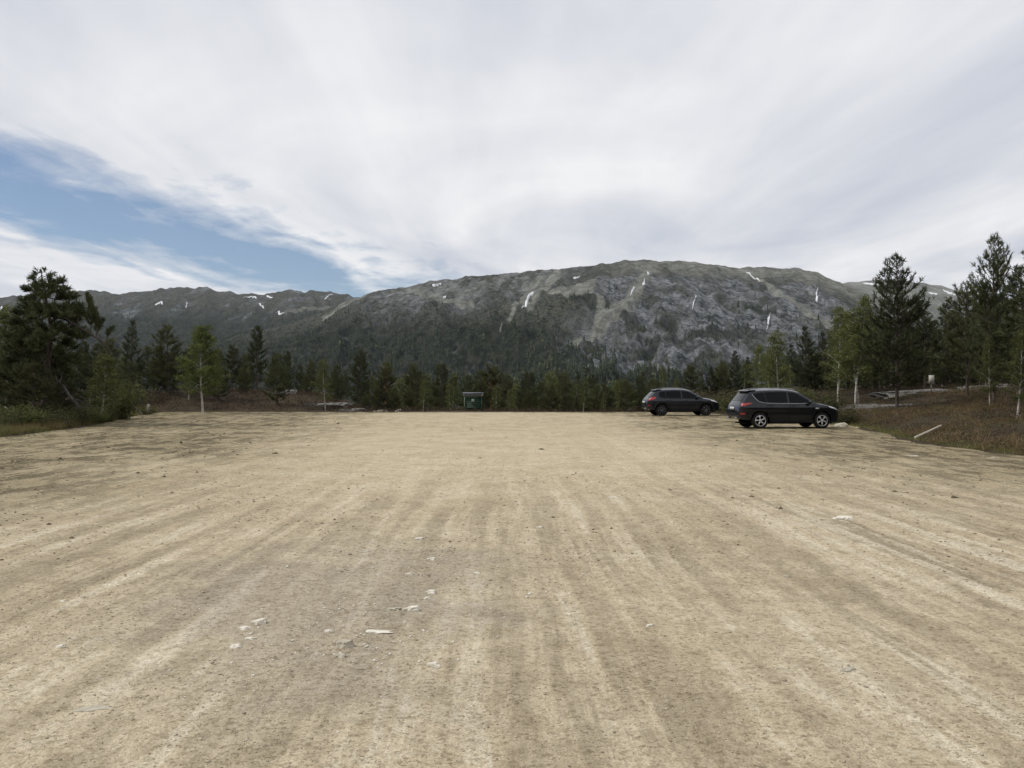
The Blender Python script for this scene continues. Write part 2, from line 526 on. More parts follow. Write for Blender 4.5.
class Mountain:
    def __init__(s, sil, yf, yc, power, foot=449., amp=22., seed=0, x0=0, x1=1024, ncol=900, nrow=260, gully=1.0, rugged=2.2):
        s.rugged = rugged
        s.sil, s.yf, s.yc, s.pw, s.foot, s.amp, s.seed, s.gully = sil, yf, yc, power, foot, amp, seed, gully
        s.x0, s.x1, s.nc, s.nr = x0, x1, ncol, nrow

    def surf(s, px, t):
        """point at column px and slope fraction t (0 foot .. 1 crest .. >1 behind); returns xyz and the base row"""
        yc = s.yc * (1 + .05 * perlin(px * .006 + s.seed, 0 * px + 3.3))
        yf = s.yf * (1 + .10 * perlin(px * .008 + s.seed, 0 * px + 7.7))
        Yd = yf + (yc - yf) * t
        crest = interp_pts(s.sil, px) + s.rugged * fbm(px * .075 + s.seed * 7, 0 * px + 1.7, 4)
        g = np.where(t <= 1, 1 - (1 - np.clip(t, 0, 1)) ** s.pw, 1 - .25 * (t - 1) ** 1.3 * 2)
        row = s.foot + (crest - s.foot) * g
        X = (px - 512) / FPX * Yd
        Zb = EYE + (HZ - row) / FPX * Yd
        fall = np.clip(1.03 - t, 0, 1) ** .6 * sst(0.02, .2, t)
        q = Yd * .55
        n = .62 * (ridged(X / 190 + .0018 * q + s.seed, q / 520, 5) - .55) + .45 * fbm(X / 300 + s.seed, q / 300, 4) + .34 * s.gully * (ridged(X / 52 - .004 * q, q / 90 + s.seed, 4) - .5)
        small = .10 * fbm(X / 28, q / 40 + s.seed, 3)
        Zd = Zb + s.amp * (n * fall + small * (fall * .8 + .12))
        return np.stack([X, Yd, Zd], -1), row

    def build(s, name, mat, maskf):
        px = np.linspace(s.x0, s.x1, s.nc)
        t = np.concatenate([np.linspace(0, 1, s.nr), 1 + np.linspace(0.02, .7, 22)])
        PX, T = np.meshgrid(px, t)
        P, row = s.surf(PX, T)
        me = MB().grid(P).mesh(name, True, {'cover': maskf(PX, row, P, T).reshape(-1, 3)})
        return link(name, me, mat)

    def t_at(s, px, row):
        crest = interp_pts(s.sil, px)
        g = np.clip((s.foot - row) / (s.foot - crest), 0, .9999)
        return 1 - (1 - g) ** (1 / s.pw)


def seg(px, py, pts, w0, w1):
    """soft mask round a polyline with a width that runs from w0 to w1"""
    m = np.zeros_like(px)
    n = len(pts) - 1
    for i in range(n):
        a = np.array(pts[i], float); b = np.array(pts[i + 1], float); d = b - a
        tt = np.clip(((px - a[0]) * d[0] + (py - a[1]) * d[1]) / d.dot(d), 0, 1)
        q = np.hypot(px - a[0] - tt * d[0], py - a[1] - tt * d[1])
        w = w0 + (w1 - w0) * (i + tt) / n
        m = np.maximum(m, 1 - sst(w * .45, w * .75, q))
    return m


def cover_main(px, row, P, T):
    wx = px + 5 * fbm(P[..., 0] / 90, P[..., 1] / 160, 3); wy = row + 4 * fbm(P[..., 0] / 60 + 9, P[..., 1] / 120, 3)
    q = P[..., 1] * .55
    nz = fbm(P[..., 0] / 70, q / 110, 5, .62)
    ng = ridged(P[..., 0] / 45 + .006 * q, q / 120, 4) - .55
    nf = fbm(P[..., 0] / 16, q / 24, 3, .6)
    crest = interp_pts(MAIN, px)
    face = sst(535, 640, wx) * (1 - sst(352, 384, wy)) * sst(6, 20, wy - crest)
    face2 = sst(560, 600, wx) * sst(335, 350, wy) * (1 - sst(384, 396, wy)) * .5
    rock = np.clip(np.maximum(face, face2) * (.85 + 1.7 * nz + .9 * ng + .7 * nf), 0, 1)
    upper = (1 - sst(10, 46, wy - crest)) * (1 - sst(520, 620, wx)) * sst(330, 400, wx)
    rock = np.maximum(rock, np.clip(upper * (.60 + 2.4 * nz + 1.2 * nf), 0, 1))
    lowrock = sst(250, 300, wx) * (1 - sst(520, 600, wx)) * sst(310, 330, wy) * (1 - sst(380, 400, wy))
    rock = np.maximum(rock, np.clip(lowrock * (2.6 * nz + .8 * nf - .75), 0, .8))
    for pts, a, b in (([(640, 350), (662, 374)], 9, 11), ([(608, 348), (634, 372)], 9, 12), ([(512, 378), (530, 370)], 5, 8), ([(560, 345), (572, 340)], 5, 3), ([(468, 358), (472, 368)], 7, 5), ([(720, 354), (745, 364)], 6, 8), ([(590, 368), (602, 374)], 6, 5), ([(548, 372), (566, 366)], 5, 7), ([(690, 345), (712, 362)], 7, 9), ([(652, 336), (668, 352)], 8, 6)):
        rock = np.maximum(rock, seg(wx, wy, pts, a, b) * np.clip(.75 + 1.6 * nf + nz, 0, 1))
    sc = np.zeros_like(px)
    for pts, a, b in (([(652, 264), (644, 280), (634, 297), (618, 312), (604, 322)], 8, 14), ([(604, 322), (592, 333)], 10, 5),
                      ([(558, 272), (548, 283), (538, 292), (527, 303)], 7, 10), ([(550, 294), (572, 291), (590, 287)], 7, 11), ([(598, 300), (603, 312), (598, 322)], 5, 8),
                      ([(745, 270), (775, 289), (800, 304), (826, 318)], 3, 5), ([(540, 276), (528, 290)], 5, 9), ([(522, 300), (508, 318), (500, 335)], 3, 2),
                      ([(400, 287), (430, 296), (470, 302)], 4, 9), ([(365, 295), (340, 305), (325, 316)], 3, 5), ([(575, 342), (590, 335)], 4, 3)):
        sc = np.maximum(sc, seg(wx, wy, pts, a, b) * np.clip(.9 + 1.0 * nf, 0, 1))
    top = (1 - sst(4, 17, wy - crest)) * sst(585, 640, px) * .85
    sc = np.maximum(sc, top * np.clip(.8 + 1.4 * nz + .9 * nf, 0, 1))
    topL = (1 - sst(6, 26, wy - crest)) * (1 - sst(500, 600, px)) * sst(365, 420, px) * .8
    sc = np.maximum(sc, topL * np.clip(.35 + 1.6 * nz + .8 * nf, 0, 1))
    fline = np.interp(px, [0, 300, 400, 520, 580, 640, 700, 760, 840, 1024], [350, 330, 316, 322, 345, 352, 362, 362, 350, 350])
    fo = sst(-12, 14, wy - fline + 16 * nz)
    for pts, a, b in (([(632, 352), (665, 341), (705, 338), (752, 336)], 7, 9), ([(640, 330), (600, 306), (575, 300)], 9, 12), ([(690, 368), (740, 372), (800, 366)], 9, 12), ([(655, 318), (672, 326)], 5, 8), ([(745, 310), (775, 318)], 4, 6)):
        d_ = seg(wx + 6 * nz, wy + 5 * nz, pts, a, b) * np.clip(.85 + 1.2 * nz, 0, 1)
        fo = np.maximum(fo, d_); rock = rock * (1 - .9 * d_)
    return np.stack([rock, sc, fo], -1)


def cover_left(px, row, P, T):
    q = P[..., 1] * .5
    nz = fbm(P[..., 0] / 110, q / 170, 5, .6); nf = fbm(P[..., 0] / 26, q / 40, 3)
    crest = interp_pts(LEFTR, px)
    rock = np.clip((1 - sst(12, 36, row - crest)) * (-.05 + 2.4 * nz + .9 * nf), 0, .8)
    sc = seg(px, row + 3 * nz, [(285, 311), (310, 309), (345, 306)], 2.5, 2) * .5
    sc = np.maximum(sc, np.clip((2.2 * nz - .9 + .8 * nf), 0, .5) * (1 - sst(30, 50, row - crest)))
    fo = sst(298, 324, row + 18 * nz)
    return np.stack([rock, sc, fo], -1)


def cover_right(px, row, P, T):
    q = P[..., 1] * .5
    nz = fbm(P[..., 0] / 130, q / 200, 4)
    return np.stack([np.clip(.1 + nz, 0, .4), np.clip(.75 + nz, 0, 1) * (1 - sst(305, 325, row)), sst(315, 330, row)], -1)


t = NT('mountain_slope'); v = t.coord()
av = t.n('ShaderNodeAttribute', attribute_name='cover'); sp = t.n('ShaderNodeSeparateColor'); t.l(av.outputs['Color'], sp.inputs[0])
nb = t.noise(v, .012, 6, .65); nm = t.noise(v, .045, 6, .7)
nr_ = t.noise(t.coord((1, .45, .55), (0, R(28), 0)), .030, 8, .74, .8); nf_ = t.noise(v, .16, 5, .7)
m1 = t.n('ShaderNodeMapping'); m1.inputs['Rotation'].default_value = (0, R(-40), 0); t.l(v, m1.inputs[0])
m2 = t.n('ShaderNodeMapping'); m2.inputs['Scale'].default_value = (.22, .22, 1.0); t.l(m1.outputs[0], m2.inputs[0])
strata = t.noise(m2.outputs[0], .085, 6, .75, 1.2)
heath = t.ramp(nm, [(.40, (.022, .028, .017)), (.5, (.046, .050, .032)), (.58, (.100, .098, .074))])
heath = t.mix(t.ramp(nf_, [(.50, 0.), (.57, .8)]), heath, (.165, .160, .138))
heath = t.mix(t.ramp(nf_, [(.40, .8), (.46, 0.)]), heath, (.016, .022, .014))
rock = t.ramp(nr_, [(.40, (.024, .030, .030)), (.445, (.080, .088, .095)), (.50, (.190, .202, .216)), (.57, (.36, .373, .39))])  # wide dark-to-pale range also paints in crevice shade that the relief lacks
rock = t.mix(t.ramp(strata, [(.40, .85), (.46, 0.)]), rock, (.030, .036, .036))
rock = t.mix(t.ramp(strata, [(.50, 0.), (.57, .7)]), rock, (.30, .312, .328))
rock = t.mix(t.ramp(nb, [(.37, .85), (.43, 0.)]), rock, (.040, .046, .032))
rock = t.mix(t.ramp(nf_, [(.51, 0.), (.57, .6)]), rock, (.035, .040, .036))
rock = t.mix(t.ramp(nf_, [(.40, .5), (.46, 0.)]), rock, (.27, .275, .28))
scree = t.ramp(nm, [(.38, (.165, .168, .140)), (.5, (.27, .272, .236)), (.62, (.37, .370, .33))])
fl = t.ramp(nm, [(.40, (.012, .017, .011)), (.52, (.028, .034, .022)), (.62, (.060, .064, .046))])
c = t.mix(sp.outputs[2], heath, fl)
c = t.mix(sp.outputs[0], c, rock)
c = t.mix(sp.outputs[1], c, scree)
t.base(c, .95, .1); t.bump(t.math('ADD', nf_, nr_), .9, 16)
M['mtn'] = t.m

MT = Mountain(MAIN, 640, 2300, 1.25, amp=105, seed=2.1, x0=-420, x1=1440, ncol=1250, nrow=300)
ML = Mountain(LEFTR, 1500, 4300, 1.15, foot=415, amp=105, seed=8.4, x0=-620, x1=560, ncol=620, nrow=190, gully=.8, rugged=4.0)
MR = Mountain(RIGHTR, 2500, 5200, 1.2, foot=400, amp=40, seed=5.5, x0=620, x1=1560, ncol=420, nrow=120, gully=.4)
o = MT.build('mountain', M['mtn'], cover_main); tag(o, 'broad grey rocky mountain with forested foot behind the lot', 'mountain', kind='structure')
o = ML.build('distant_hills', M['mtn'], cover_left); tag(o, 'lower dark hill range with snow specks behind the left trees', 'hills', kind='structure')
o = MR.build('snowy_hill', M['mtn'], cover_right); tag(o, 'far pale green hill with snow streaks behind the tall pines', 'hill', kind='structure')

# snow patches: (mountain, outline polyline, w0, w1, label)
SNOW = [
    (MT, [(645, 280), (643, 286), (645, 291)], 1.5, 4.5, 'thick white snow patch high in the pale gully below the summit'),
    (MT, [(647, 272.5), (649, 274)], 1.3, 2.2, 'small snow fleck nearest the mountain summit above the thick patch'),
    (MT, [(634.5, 292.5), (630, 296.5)], 1.2, 2.2, 'short slanted snow streak in the scree just left of the thick patch'),
    (MT, [(534, 297), (529, 300), (526, 306), (522, 312)], 4.5, 1.2, 'forked snow streak at the lower end of the left gully'),
    (MT, [(746, 271.5), (752, 276), (760, 282)], 1.4, 1.8, 'long thin diagonal snow line just under the right shoulder of the mountain'),
    (MT, [(818, 289), (816.5, 295), (817, 300)], 1.8, 2.6, 'upright snow sliver near the right end of the mountain'),
    (MT, [(770.5, 318), (768, 324), (769, 331), (766, 336)], 2.2, 1.0, 'wavy snow strip low on the grey cliff above the larger car'),
    (MT, [(697, 309), (692, 316)], 1.6, 1.0, 'faint snow dash in the middle of the grey cliff'),
    (MT, [(432, 284.5), (442, 282.5)], .9, 1.4, 'thin snow line along the left ridge crest'),
    (MT, [(443, 296), (446, 294.5)], 1.4, 1.8, 'tiny snow spot under the left ridge crest'),
    (MT, [(573, 275), (580, 274)], 1.0, 1.5, 'pair of snow dots between the two pale gullies'),
    (ML, [(243, 297), (258, 296.2)], 1.0, 2.0, 'flat snow strip on the dark hill crest'),
    (ML, [(266, 295.5), (273, 296.5)], 2.2, 1.8, 'bright snow dab beside the flat strip on the dark hill crest'),
    (ML, [(324, 300), (333, 294.5)], 2.4, 1.6, 'slanted snow wedge near the saddle of the dark hills'),
    (ML, [(259, 303), (264, 307)], 1.3, 2.0, 'upper snow spot in the scatter below the dark crest'),
    (ML, [(276, 310), (285, 312)], 1.6, 1.3, 'lower snow spot in the scatter below the dark crest'),
    (ML, [(155, 306.5), (163, 305.5)], 1.6, 2.4, 'snow spot on the dark slope behind the left pines'),
    (ML, [(187, 302), (186, 307)], 1.2, 1.8, 'upright snow speck on the dark slope above the bright birch'),
    (ML, [(-3, 309), (3, 307)], 1.4, 2.0, 'snow speck at the left end of the dark hills'),
    (MR, [(862, 283.5), (884, 285)], 1.8, 3.4, 'wide snow field on the far pale hill left of the tall pine'),
    (MR, [(928, 291.5), (938, 294.5)], 1.6, 3.2, 'left snow streak of the far pale hill between the two tall pines'),
    (MR, [(942, 291), (957, 295)], 1.8, 3.2, 'right snow streak of the far pale hill between the two tall pines'),
    (MR, [(972, 295.5), (988, 300.5)], 1.4, 2.6, 'snow streak of the far pale hill beside the tallest pine'),
]
for (mt, pts, w0, w1, lab) in SNOW:
    n = 26; w0, w1 = w0 * .62, w1 * .62
    pa = np.array(pts, float); ss = np.linspace(0, 1, n)
    lx = np.interp(ss, np.linspace(0, 1, len(pa)), pa[:, 0]); lyy = np.interp(ss, np.linspace(0, 1, len(pa)), pa[:, 1])
    tx = np.gradient(lx); ty = np.gradient(lyy); ll = np.hypot(tx, ty); nx, ny = -ty / ll, tx / ll
    wd = (w0 + (w1 - w0) * ss) * np.sqrt(np.clip(1 - (2 * ss - 1) ** 4, .02, 1)) * (1 + .95 * perlin(ss * 6 + pa[0, 0], ss * 0 + 1.5))
    off = np.linspace(-.5, .5, 5)
    jit = .7 * perlin(ss[:, None] * 7 + pa[0, 1], off[None] * 3 + 2)
    PX = lx[:, None] + nx[:, None] * off[None] * wd[:, None] + jit * nx[:, None]
    PY = lyy[:, None] + ny[:, None] * off[None] * wd[:, None] + jit * ny[:, None]
    T = mt.t_at(PX, np.maximum(PY, interp_pts(mt.sil, PX) + .8))
    Pt, _ = mt.surf(PX, T)
    Pt[..., 2] += np.where((np.abs(off)[None] > .45) | (ss[:, None] < .02) | (ss[:, None] > .98), -1.0, 3.0)
    o = MB().grid(Pt).build('snow_patch', M['snow'], smooth=True)
    tag(o, lab, 'snow patch', 'snow patches on the mountains')


# ------------------------------------------------------------------ forest on the slopes (uncountable)
def conifer_cloud(B, hgt, rng, tiers=3):
    """many small ragged conifers as triangles: B base points (n,3), hgt heights"""
    n = len(B); V = []; F = []
    base = 0
    for k in range(tiers):
        z0 = hgt * (.06 + .27 * k); z1 = hgt * (.52 + .24 * k) if k < tiers - 1 else hgt
        rr = hgt * (.20 - .055 * k) * rng.uniform(.75, 1.3, n)
        ns = 5
        a0 = rng.uniform(0, 6.28, n)
        tip = B + np.stack([rng.normal(0, .01, n) * hgt, rng.normal(0, .01, n) * hgt, z1], -1)
        ring = []
        for j in range(ns):
            a = a0 + j * 2 * np.pi / ns
            r2 = rr * rng.uniform(.55, 1.25, n)
            ring.append(B + np.stack([np.cos(a) * r2, np.sin(a) * r2, z0 + hgt * rng.uniform(-.07, .07, n)], -1))
        V.append(np.stack([tip] + ring, 1).reshape(-1, 3))
        idx = base + np.arange(n) * (ns + 1)
        for j in range(ns):
            F.append(np.stack([idx, idx + 1 + j, idx + 1 + (j + 1) % ns], -1))
        base += n * (ns + 1)
    return np.concatenate(V), np.concatenate(F)


t = NT('far_forest'); gi = t.n('ShaderNodeNewGeometry'); nb_ = t.noise(t.coord(), .012, 4)
c1 = t.ramp(gi.outputs['Random Per Island'], [(0, (.009, .016, .012)), (.5, (.026, .037, .025)), (.85, (.050, .062, .036)), (1, (.095, .10, .055))])
c1 = t.mix(t.ramp(nb_, [(.4, 0.), (.65, .55)]), c1, (.045, .052, .028))
t.base(c1, .9, .1)
M['farforest'] = t.m
rng = np.random.default_rng(21)


def scatter_forest(mt, n, x0, x1, densf, hm, name, label):
    px = rng.uniform(x0, x1, n * 4); row = rng.uniform(300, min(430, mt.foot - 2), n * 4)
    T = mt.t_at(px, row)
    P, rw = mt.surf(px, T)
    keep = rng.uniform(0, 1, len(px)) < densf(px, row, P)
    P = P[keep][:n]
    h = hm * rng.lognormal(0, .28, len(P))
    P[:, 2] -= .4
    V, F = conifer_cloud(P, h, rng)
    o = link(name, raw_mesh(name, V, [F]), M['farforest'])
    return tag(o, label, 'forest', kind='stuff')


def dens_main(px, row, P):
    m = cover_main(px, row, P, None)
    lo = sst(372, 405, row)
    d = m[:, 2] * (1 - .93 * m[:, 0]) * (1 - .97 * m[:, 1])
    upp = .075 * (1 - m[:, 0]) * (1 - m[:, 1]) * sst(290, 330, row)
    clump = np.clip(.55 + 1.6 * fbm(P[:, 0] / 60, P[:, 1] / 120, 3), .05, 1)
    return np.clip(d * clump * (.65 + .6 * lo) + upp, 0, 1)


scatter_forest(MT, 23000, -300, 1330, dens_main, 8.5, 'mountain_forest', 'dark conifer forest covering the foot of the rocky mountain')


def dens_left(px, row, P):
    m = cover_left(px, row, P, None)
    return np.clip(m[:, 2] * np.clip(.5 + 1.5 * fbm(P[:, 0] / 120, P[:, 1] / 200, 3), .05, 1), 0, 1)


scatter_forest(ML, 8000, -420, 420, dens_left, 13, 'hill_forest', 'dark forest on the lower slope of the distant hills')
# valley forest between the lot and the mountain foot
n = 5200
yv = rng.uniform(210, 800, n); xv = (rng.uniform(-320, 1340, n) - 512) / FPX * yv
keep = rng.uniform(0, 1, n) < np.clip(.5 + 1.1 * fbm(xv / 40, yv / 60, 2), .1, 1)
xv, yv = xv[keep], yv[keep]
V, F = conifer_cloud(np.stack([xv, yv, H(xv, yv) - .3], -1), np.minimum(6.0 * rng.lognormal(0, .22, len(xv)), 8.0), rng)
o = link('valley_forest', raw_mesh('valley_forest', V, [F]), M['farforest'])
tag(o, 'conifer forest filling the valley beyond the parking lot', 'forest', kind='stuff')


# ------------------------------------------------------------------ trees
def bez(p0, d0, L, lift, droop, n=5):
    """curved branch path"""
    s = np.linspace(0, 1, n)[:, None]
    P = p0 + d0 * L * s
    P[:, 2] += (lift * s[:, 0] ** 2 - droop * s[:, 0] * (1 - s[:, 0])) * L
    return P


def needle_tufts(P, D, rng, K=8, ln=.16, w=.017, spread=.9):
    """bunches of needles: one thin triangle per bunch"""
    n = len(P)
    P = np.repeat(P, K, 0); D = np.repeat(D, K, 0)
    r = rng.normal(0, 1, (n * K, 3)); r /= np.linalg.norm(r, axis=1)[:, None]
    d = D + spread * r; d[:, 2] += .12; d /= np.linalg.norm(d, axis=1)[:, None]
    L = ln * rng.uniform(.6, 1.25, n * K)[:, None]
    a = np.cross(d, rng.normal(0, 1, (n * K, 3))); a /= np.linalg.norm(a, axis=1)[:, None] + 1e-9
    b0 = P - d * L * .15
    V = np.stack([b0 + a * w, b0 - a * w, P + d * L - a * w * .3, P + d * L + a * w * .3], 1).reshape(-1, 3)
    return V, np.arange(n * K * 4).reshape(-1, 4)


def leaves(P, rng, K=4, size=.05, spread=.08):
    n = len(P)
    C = np.repeat(P, K, 0) + rng.normal(0, spread, (n * K, 3))
    a = rng.normal(0, 1, (n * K, 3)); a /= np.linalg.norm(a, axis=1)[:, None]
    b = np.cross(a, rng.normal(0, 1, (n * K, 3))); b /= np.linalg.norm(b, axis=1)[:, None] + 1e-9
    s = size * rng.uniform(.6, 1.3, (n * K, 1))
    V = np.stack([C - a * s, C + b * s * .6, C + a * s, C - b * s * .6], 1).reshape(-1, 3)
    return V, np.arange(n * K * 4).reshape(-1, 4)


def limb_foliage(path, rng, tufts, wood, rad, s0=.3, dens=1.0, twig=.38, sub=True, up=0.):
    """side twigs along a branch, collecting tuft positions"""
    L = np.linalg.norm(np.diff(path, axis=0), axis=1).sum()
    k = max(3, int(L * 11 * dens))
    S = np.sort(rng.uniform(s0, 1, k))
    m = len(path)
    for s in S:
        i = min(int(s * (m - 1)), m - 2); f = s * (m - 1) - i
        p = path[i] * (1 - f) + path[i + 1] * f
        d = path[i + 1] - path[i]; d = d / (np.linalg.norm(d) + 1e-9)
        side = np.cross(d, [0, 0, 1]); side /= np.linalg.norm(side) + 1e-9
        tl = twig * L * (1.05 - .75 * s) * rng.uniform(.5, 1.2) + .07
        tl = min(tl, .75)
        dd = d * rng.uniform(.35, .9) + side * rng.choice([-1, 1]) * rng.uniform(.4, 1.0) + np.array([0, 0, rng.uniform(-.05, .45) + up * rng.uniform(.2, 1.2)])
        dd /= np.linalg.norm(dd)
        nt = max(1, int(tl / .085))
        for q in np.linspace(1.0 / nt, 1, nt):
            tufts[0].append(p + dd * tl * q + np.array([0, 0, .06 * tl * q * q])); tufts[1].append(dd)
        if sub and tl > .16:
            wood.tube(np.stack([p, p + dd * tl]), [rad * .35, rad * .12], 3, False)
    tufts[0].append(path[-1]); d = path[-1] - path[-2]; tufts[1].append(d / np.linalg.norm(d))


def make_pine(seed, h=7.0, cb=.22, spread=1.5, pw=.85, whorl=.27, trunk_r=.085, openness=.0, ln=.17, K=8, lift=.35, lean=0., dens=1.0):
    rng = np.random.default_rng(seed)
    wood = MB(); tufts = ([], [])
    n = 12
    zz = np.linspace(0, h, n)
    ph = rng.uniform(0, 6)
    TP = np.stack([.05 * np.sin(zz * .9 + ph) * zz / h + lean * (zz / h) ** 2, .05 * np.cos(zz * .7 + ph) * zz / h, zz], -1)
    wood.tube(TP, trunk_r * (1 - zz / h) ** .8 + .010, 8)
    z = cb * h
    while z < h - .12:
        f = (z - cb * h) / (h - cb * h)
        base = spread * ((1 - f) ** pw) * (.55 + .45 * min(1, f * 4)) + .12
        p0 = np.array([np.interp(z, zz, TP[:, 0]), np.interp(z, zz, TP[:, 1]), z])
        nb = rng.integers(4, 7); a0 = rng.uniform(0, 6.28)
        for j in range(nb):
            if rng.uniform() < openness: continue
            a = a0 + j * 6.283 / nb + rng.normal(0, .25)
            L = base * rng.uniform(.6, 1.22)
            el = R(2 + 42 * f ** 1.5) + rng.normal(0, .12)
            d0 = np.array([math.cos(a) * math.cos(el), math.sin(a) * math.cos(el), math.sin(el)])
            path = bez(p0 + [0, 0, rng.normal(0, .05)], d0, L, lift * rng.uniform(.5, 1.3), .18 * (1 - f), 5)
            r = .008 + .014 * L
            wood.tube(path, np.linspace(r, .004, 5), 4, False)
            limb_foliage(path, rng, tufts, wood, r, s0=.28, dens=dens)
        z += whorl * rng.uniform(.75, 1.2) * (1.15 - .55 * f)
    for k in range(5):
        tufts[0].append(np.array([TP[-1, 0], TP[-1, 1], h - .04 * k])); tufts[1].append(np.array([0, 0, 1.0]))
    # a few dead lower limbs
    for k in range(rng.integers(2, 6)):
        z = rng.uniform(.3, 1) * cb * h
        a = rng.uniform(0, 6.28)
        d0 = np.array([math.cos(a), math.sin(a), rng.uniform(-.2, .2)])
        wood.tube(bez(np.array([0, 0, z]), d0, rng.uniform(.2, .6) * spread, .0, .2, 4), np.linspace(.012, .004, 4), 3, False)
    V, F = needle_tufts(np.array(tufts[0]), np.array(tufts[1]), rng, K, ln)
    return wood.mesh('trunk', True), raw_mesh('crown', V, [F])


def make_birch(seed, h=6.0, spread=1.35, cb=.25, trunk_r=.055, stems=1, leaf=.05, K=5, pw=.6):
    rng = np.random.default_rng(seed)
    wood = MB(); LP = []
    for sidx in range(stems):
        n = 12; zz = np.linspace(0, h * (1 if sidx == 0 else rng.uniform(.75, .92)), n); hh = zz[-1]
        lean = rng.normal(0, .03, 2) * h if stems == 1 else np.array([math.cos(sidx * 2.4), .3 * math.sin(sidx * 2.4)]) * .09 * h
        ph = rng.uniform(0, 6)
        TP = np.stack([lean[0] * (zz / hh) ** 1.3 + .05 * np.sin(zz * 1.1 + ph), lean[1] * (zz / hh) ** 1.3 + .05 * np.sin(zz * .9 + ph * 2), zz], -1)
        TP[:, :2] -= TP[0, :2]
        if stems > 1: TP[:, 0] += .18 * (sidx - (stems - 1) / 2)
        wood.tube(TP, trunk_r * (1 - zz / hh) ** .9 + .008, 8)
        nb = int(34 * hh / 6)
        for k in range(nb):
            f = (k + rng.uniform(0, 1)) / nb
            z = hh * (cb + (1 - cb) * f * .97)
            p0 = np.array([np.interp(z, zz, TP[:, 0]), np.interp(z, zz, TP[:, 1]), z])
            a = k * 2.4 + rng.normal(0, .4)
            L = spread * (max(0, 1 - f) ** pw) * (.5 + .5 * min(1, f * 5)) * rng.uniform(.65, 1.2) + .18
            el = R(28 + 30 * f)
            d0 = np.array([math.cos(a) * math.cos(el), math.sin(a) * math.cos(el), math.sin(el)])
            path = bez(p0, d0, L, -.12, -.12, 6)
            wood.tube(path, np.linspace(.006 + .010 * L, .003, 6), 4, False)
            nt = int(5 + L * 12)
            for q in range(nt):
                s = rng.uniform(.25, 1); i = min(int(s * 5), 4); fr = s * 5 - i
                p = path[i] * (1 - fr) + path[i + 1] * fr
                aa = rng.uniform(0, 6.28); tl = rng.uniform(.12, .45) * (1.1 - .5 * s)
                dd = np.array([math.cos(aa), math.sin(aa), rng.uniform(-.5, .5)]) * tl
                m = max(2, int(tl / .07))
                for w in np.linspace(.25, 1, m):
                    LP.append(p + dd * w - np.array([0, 0, .25 * tl * w * w]))
    V, F = leaves(np.array(LP), rng, K, leaf)
    return wood.mesh('trunk', True), raw_mesh('crown', V, [F])


def make_shrub(seed, h=1.4, spread=.9, leaf=.035, n=16, K=5):
    rng = np.random.default_rng(seed)
    wood = MB(); LP = []
    for k in range(n):
        a = rng.uniform(0, 6.28); el = R(rng.uniform(35, 85))
        d0 = np.array([math.cos(a) * math.cos(el), math.sin(a) * math.cos(el), math.sin(el)])
        L = h * rng.uniform(.55, 1.0)
        path = bez(np.array([rng.normal(0, .08), rng.normal(0, .08), 0]), d0 * np.array([spread / h * 1.2, spread / h * 1.2, 1]), L, .05, -.05, 5)
        wood.tube(path, np.linspace(.012, .003, 5), 4, False)
        for q in range(26):
            s = rng.uniform(.15, 1); i = min(int(s * 4), 3); fr = s * 4 - i
            p = path[i] * (1 - fr) + path[i + 1] * fr
            LP.append(p + rng.normal(0, .09, 3))
    V, F = leaves(np.array(LP), rng, K, leaf)
    return wood.mesh('trunk', True), raw_mesh('crown', V, [F])


PROTO = {}


def proto(key, fn, h, leafm, barkm, **kw):
    tr, cr = fn(h=h, **kw)
    tr.materials.append(M[barkm]); cr.materials.append(M[leafm])
    PROTO[key] = (tr, cr, h)


proto('pineA', make_pine, 7.5, 'pine', 'bark', seed=1, cb=.16, spread=2.15, pw=.85, whorl=.33, lift=.5, dens=.72, K=5, openness=.12)
proto('pineB', make_pine, 7.0, 'pine', 'bark', seed=2, cb=.16, spread=1.45, pw=.62, whorl=.30, openness=.18, dens=.85, K=5)
proto('pineC', make_pine, 6.0, 'pine2', 'bark', seed=3, cb=.18, spread=1.7, pw=.5, whorl=.30, openness=.22, dens=.85, K=5)
proto('pineD', make_pine, 6.5, 'spruce', 'bark', seed=4, cb=.07, spread=1.6, pw=.8, whorl=.26, openness=.12, dens=.85, K=5)
proto('pineE', make_pine, 5.0, 'pine2', 'redbark', seed=5, cb=.42, spread=1.1, pw=.42, whorl=.25, openness=.2)
proto('birchA', make_birch, 6.0, 'birch', 'birchbark', seed=6, spread=1.75, cb=.22, pw=.5, K=6)
proto('birchB', make_birch, 6.0, 'birch2', 'birchbark', seed=7, spread=1.5, cb=.25, stems=2, K=4)
proto('birchC', make_birch, 5.0, 'birch2', 'birchbark', seed=8, spread=1.3, cb=.2, K=4)
proto('pineF', make_pine, 5.0, 'pine2', 'bark', seed=15, cb=.05, spread=1.7, pw=.6, whorl=.26, openness=.15, dens=.9, K=5)
proto('pineG', make_pine, 6.0, 'pine', 'bark', seed=16, cb=.08, spread=1.6, pw=.55, whorl=.28, openness=.2, dens=.85, K=5)
proto('shrubA', make_shrub, 1.4, 'shrub', 'bark', seed=9)
proto('shrubB', make_shrub, 1.4, 'birch2', 'bark', seed=10, n=20)


NAMES = {'pine': 'pine_tree', 'birch': 'birch_tree', 'shrub': 'shrub'}


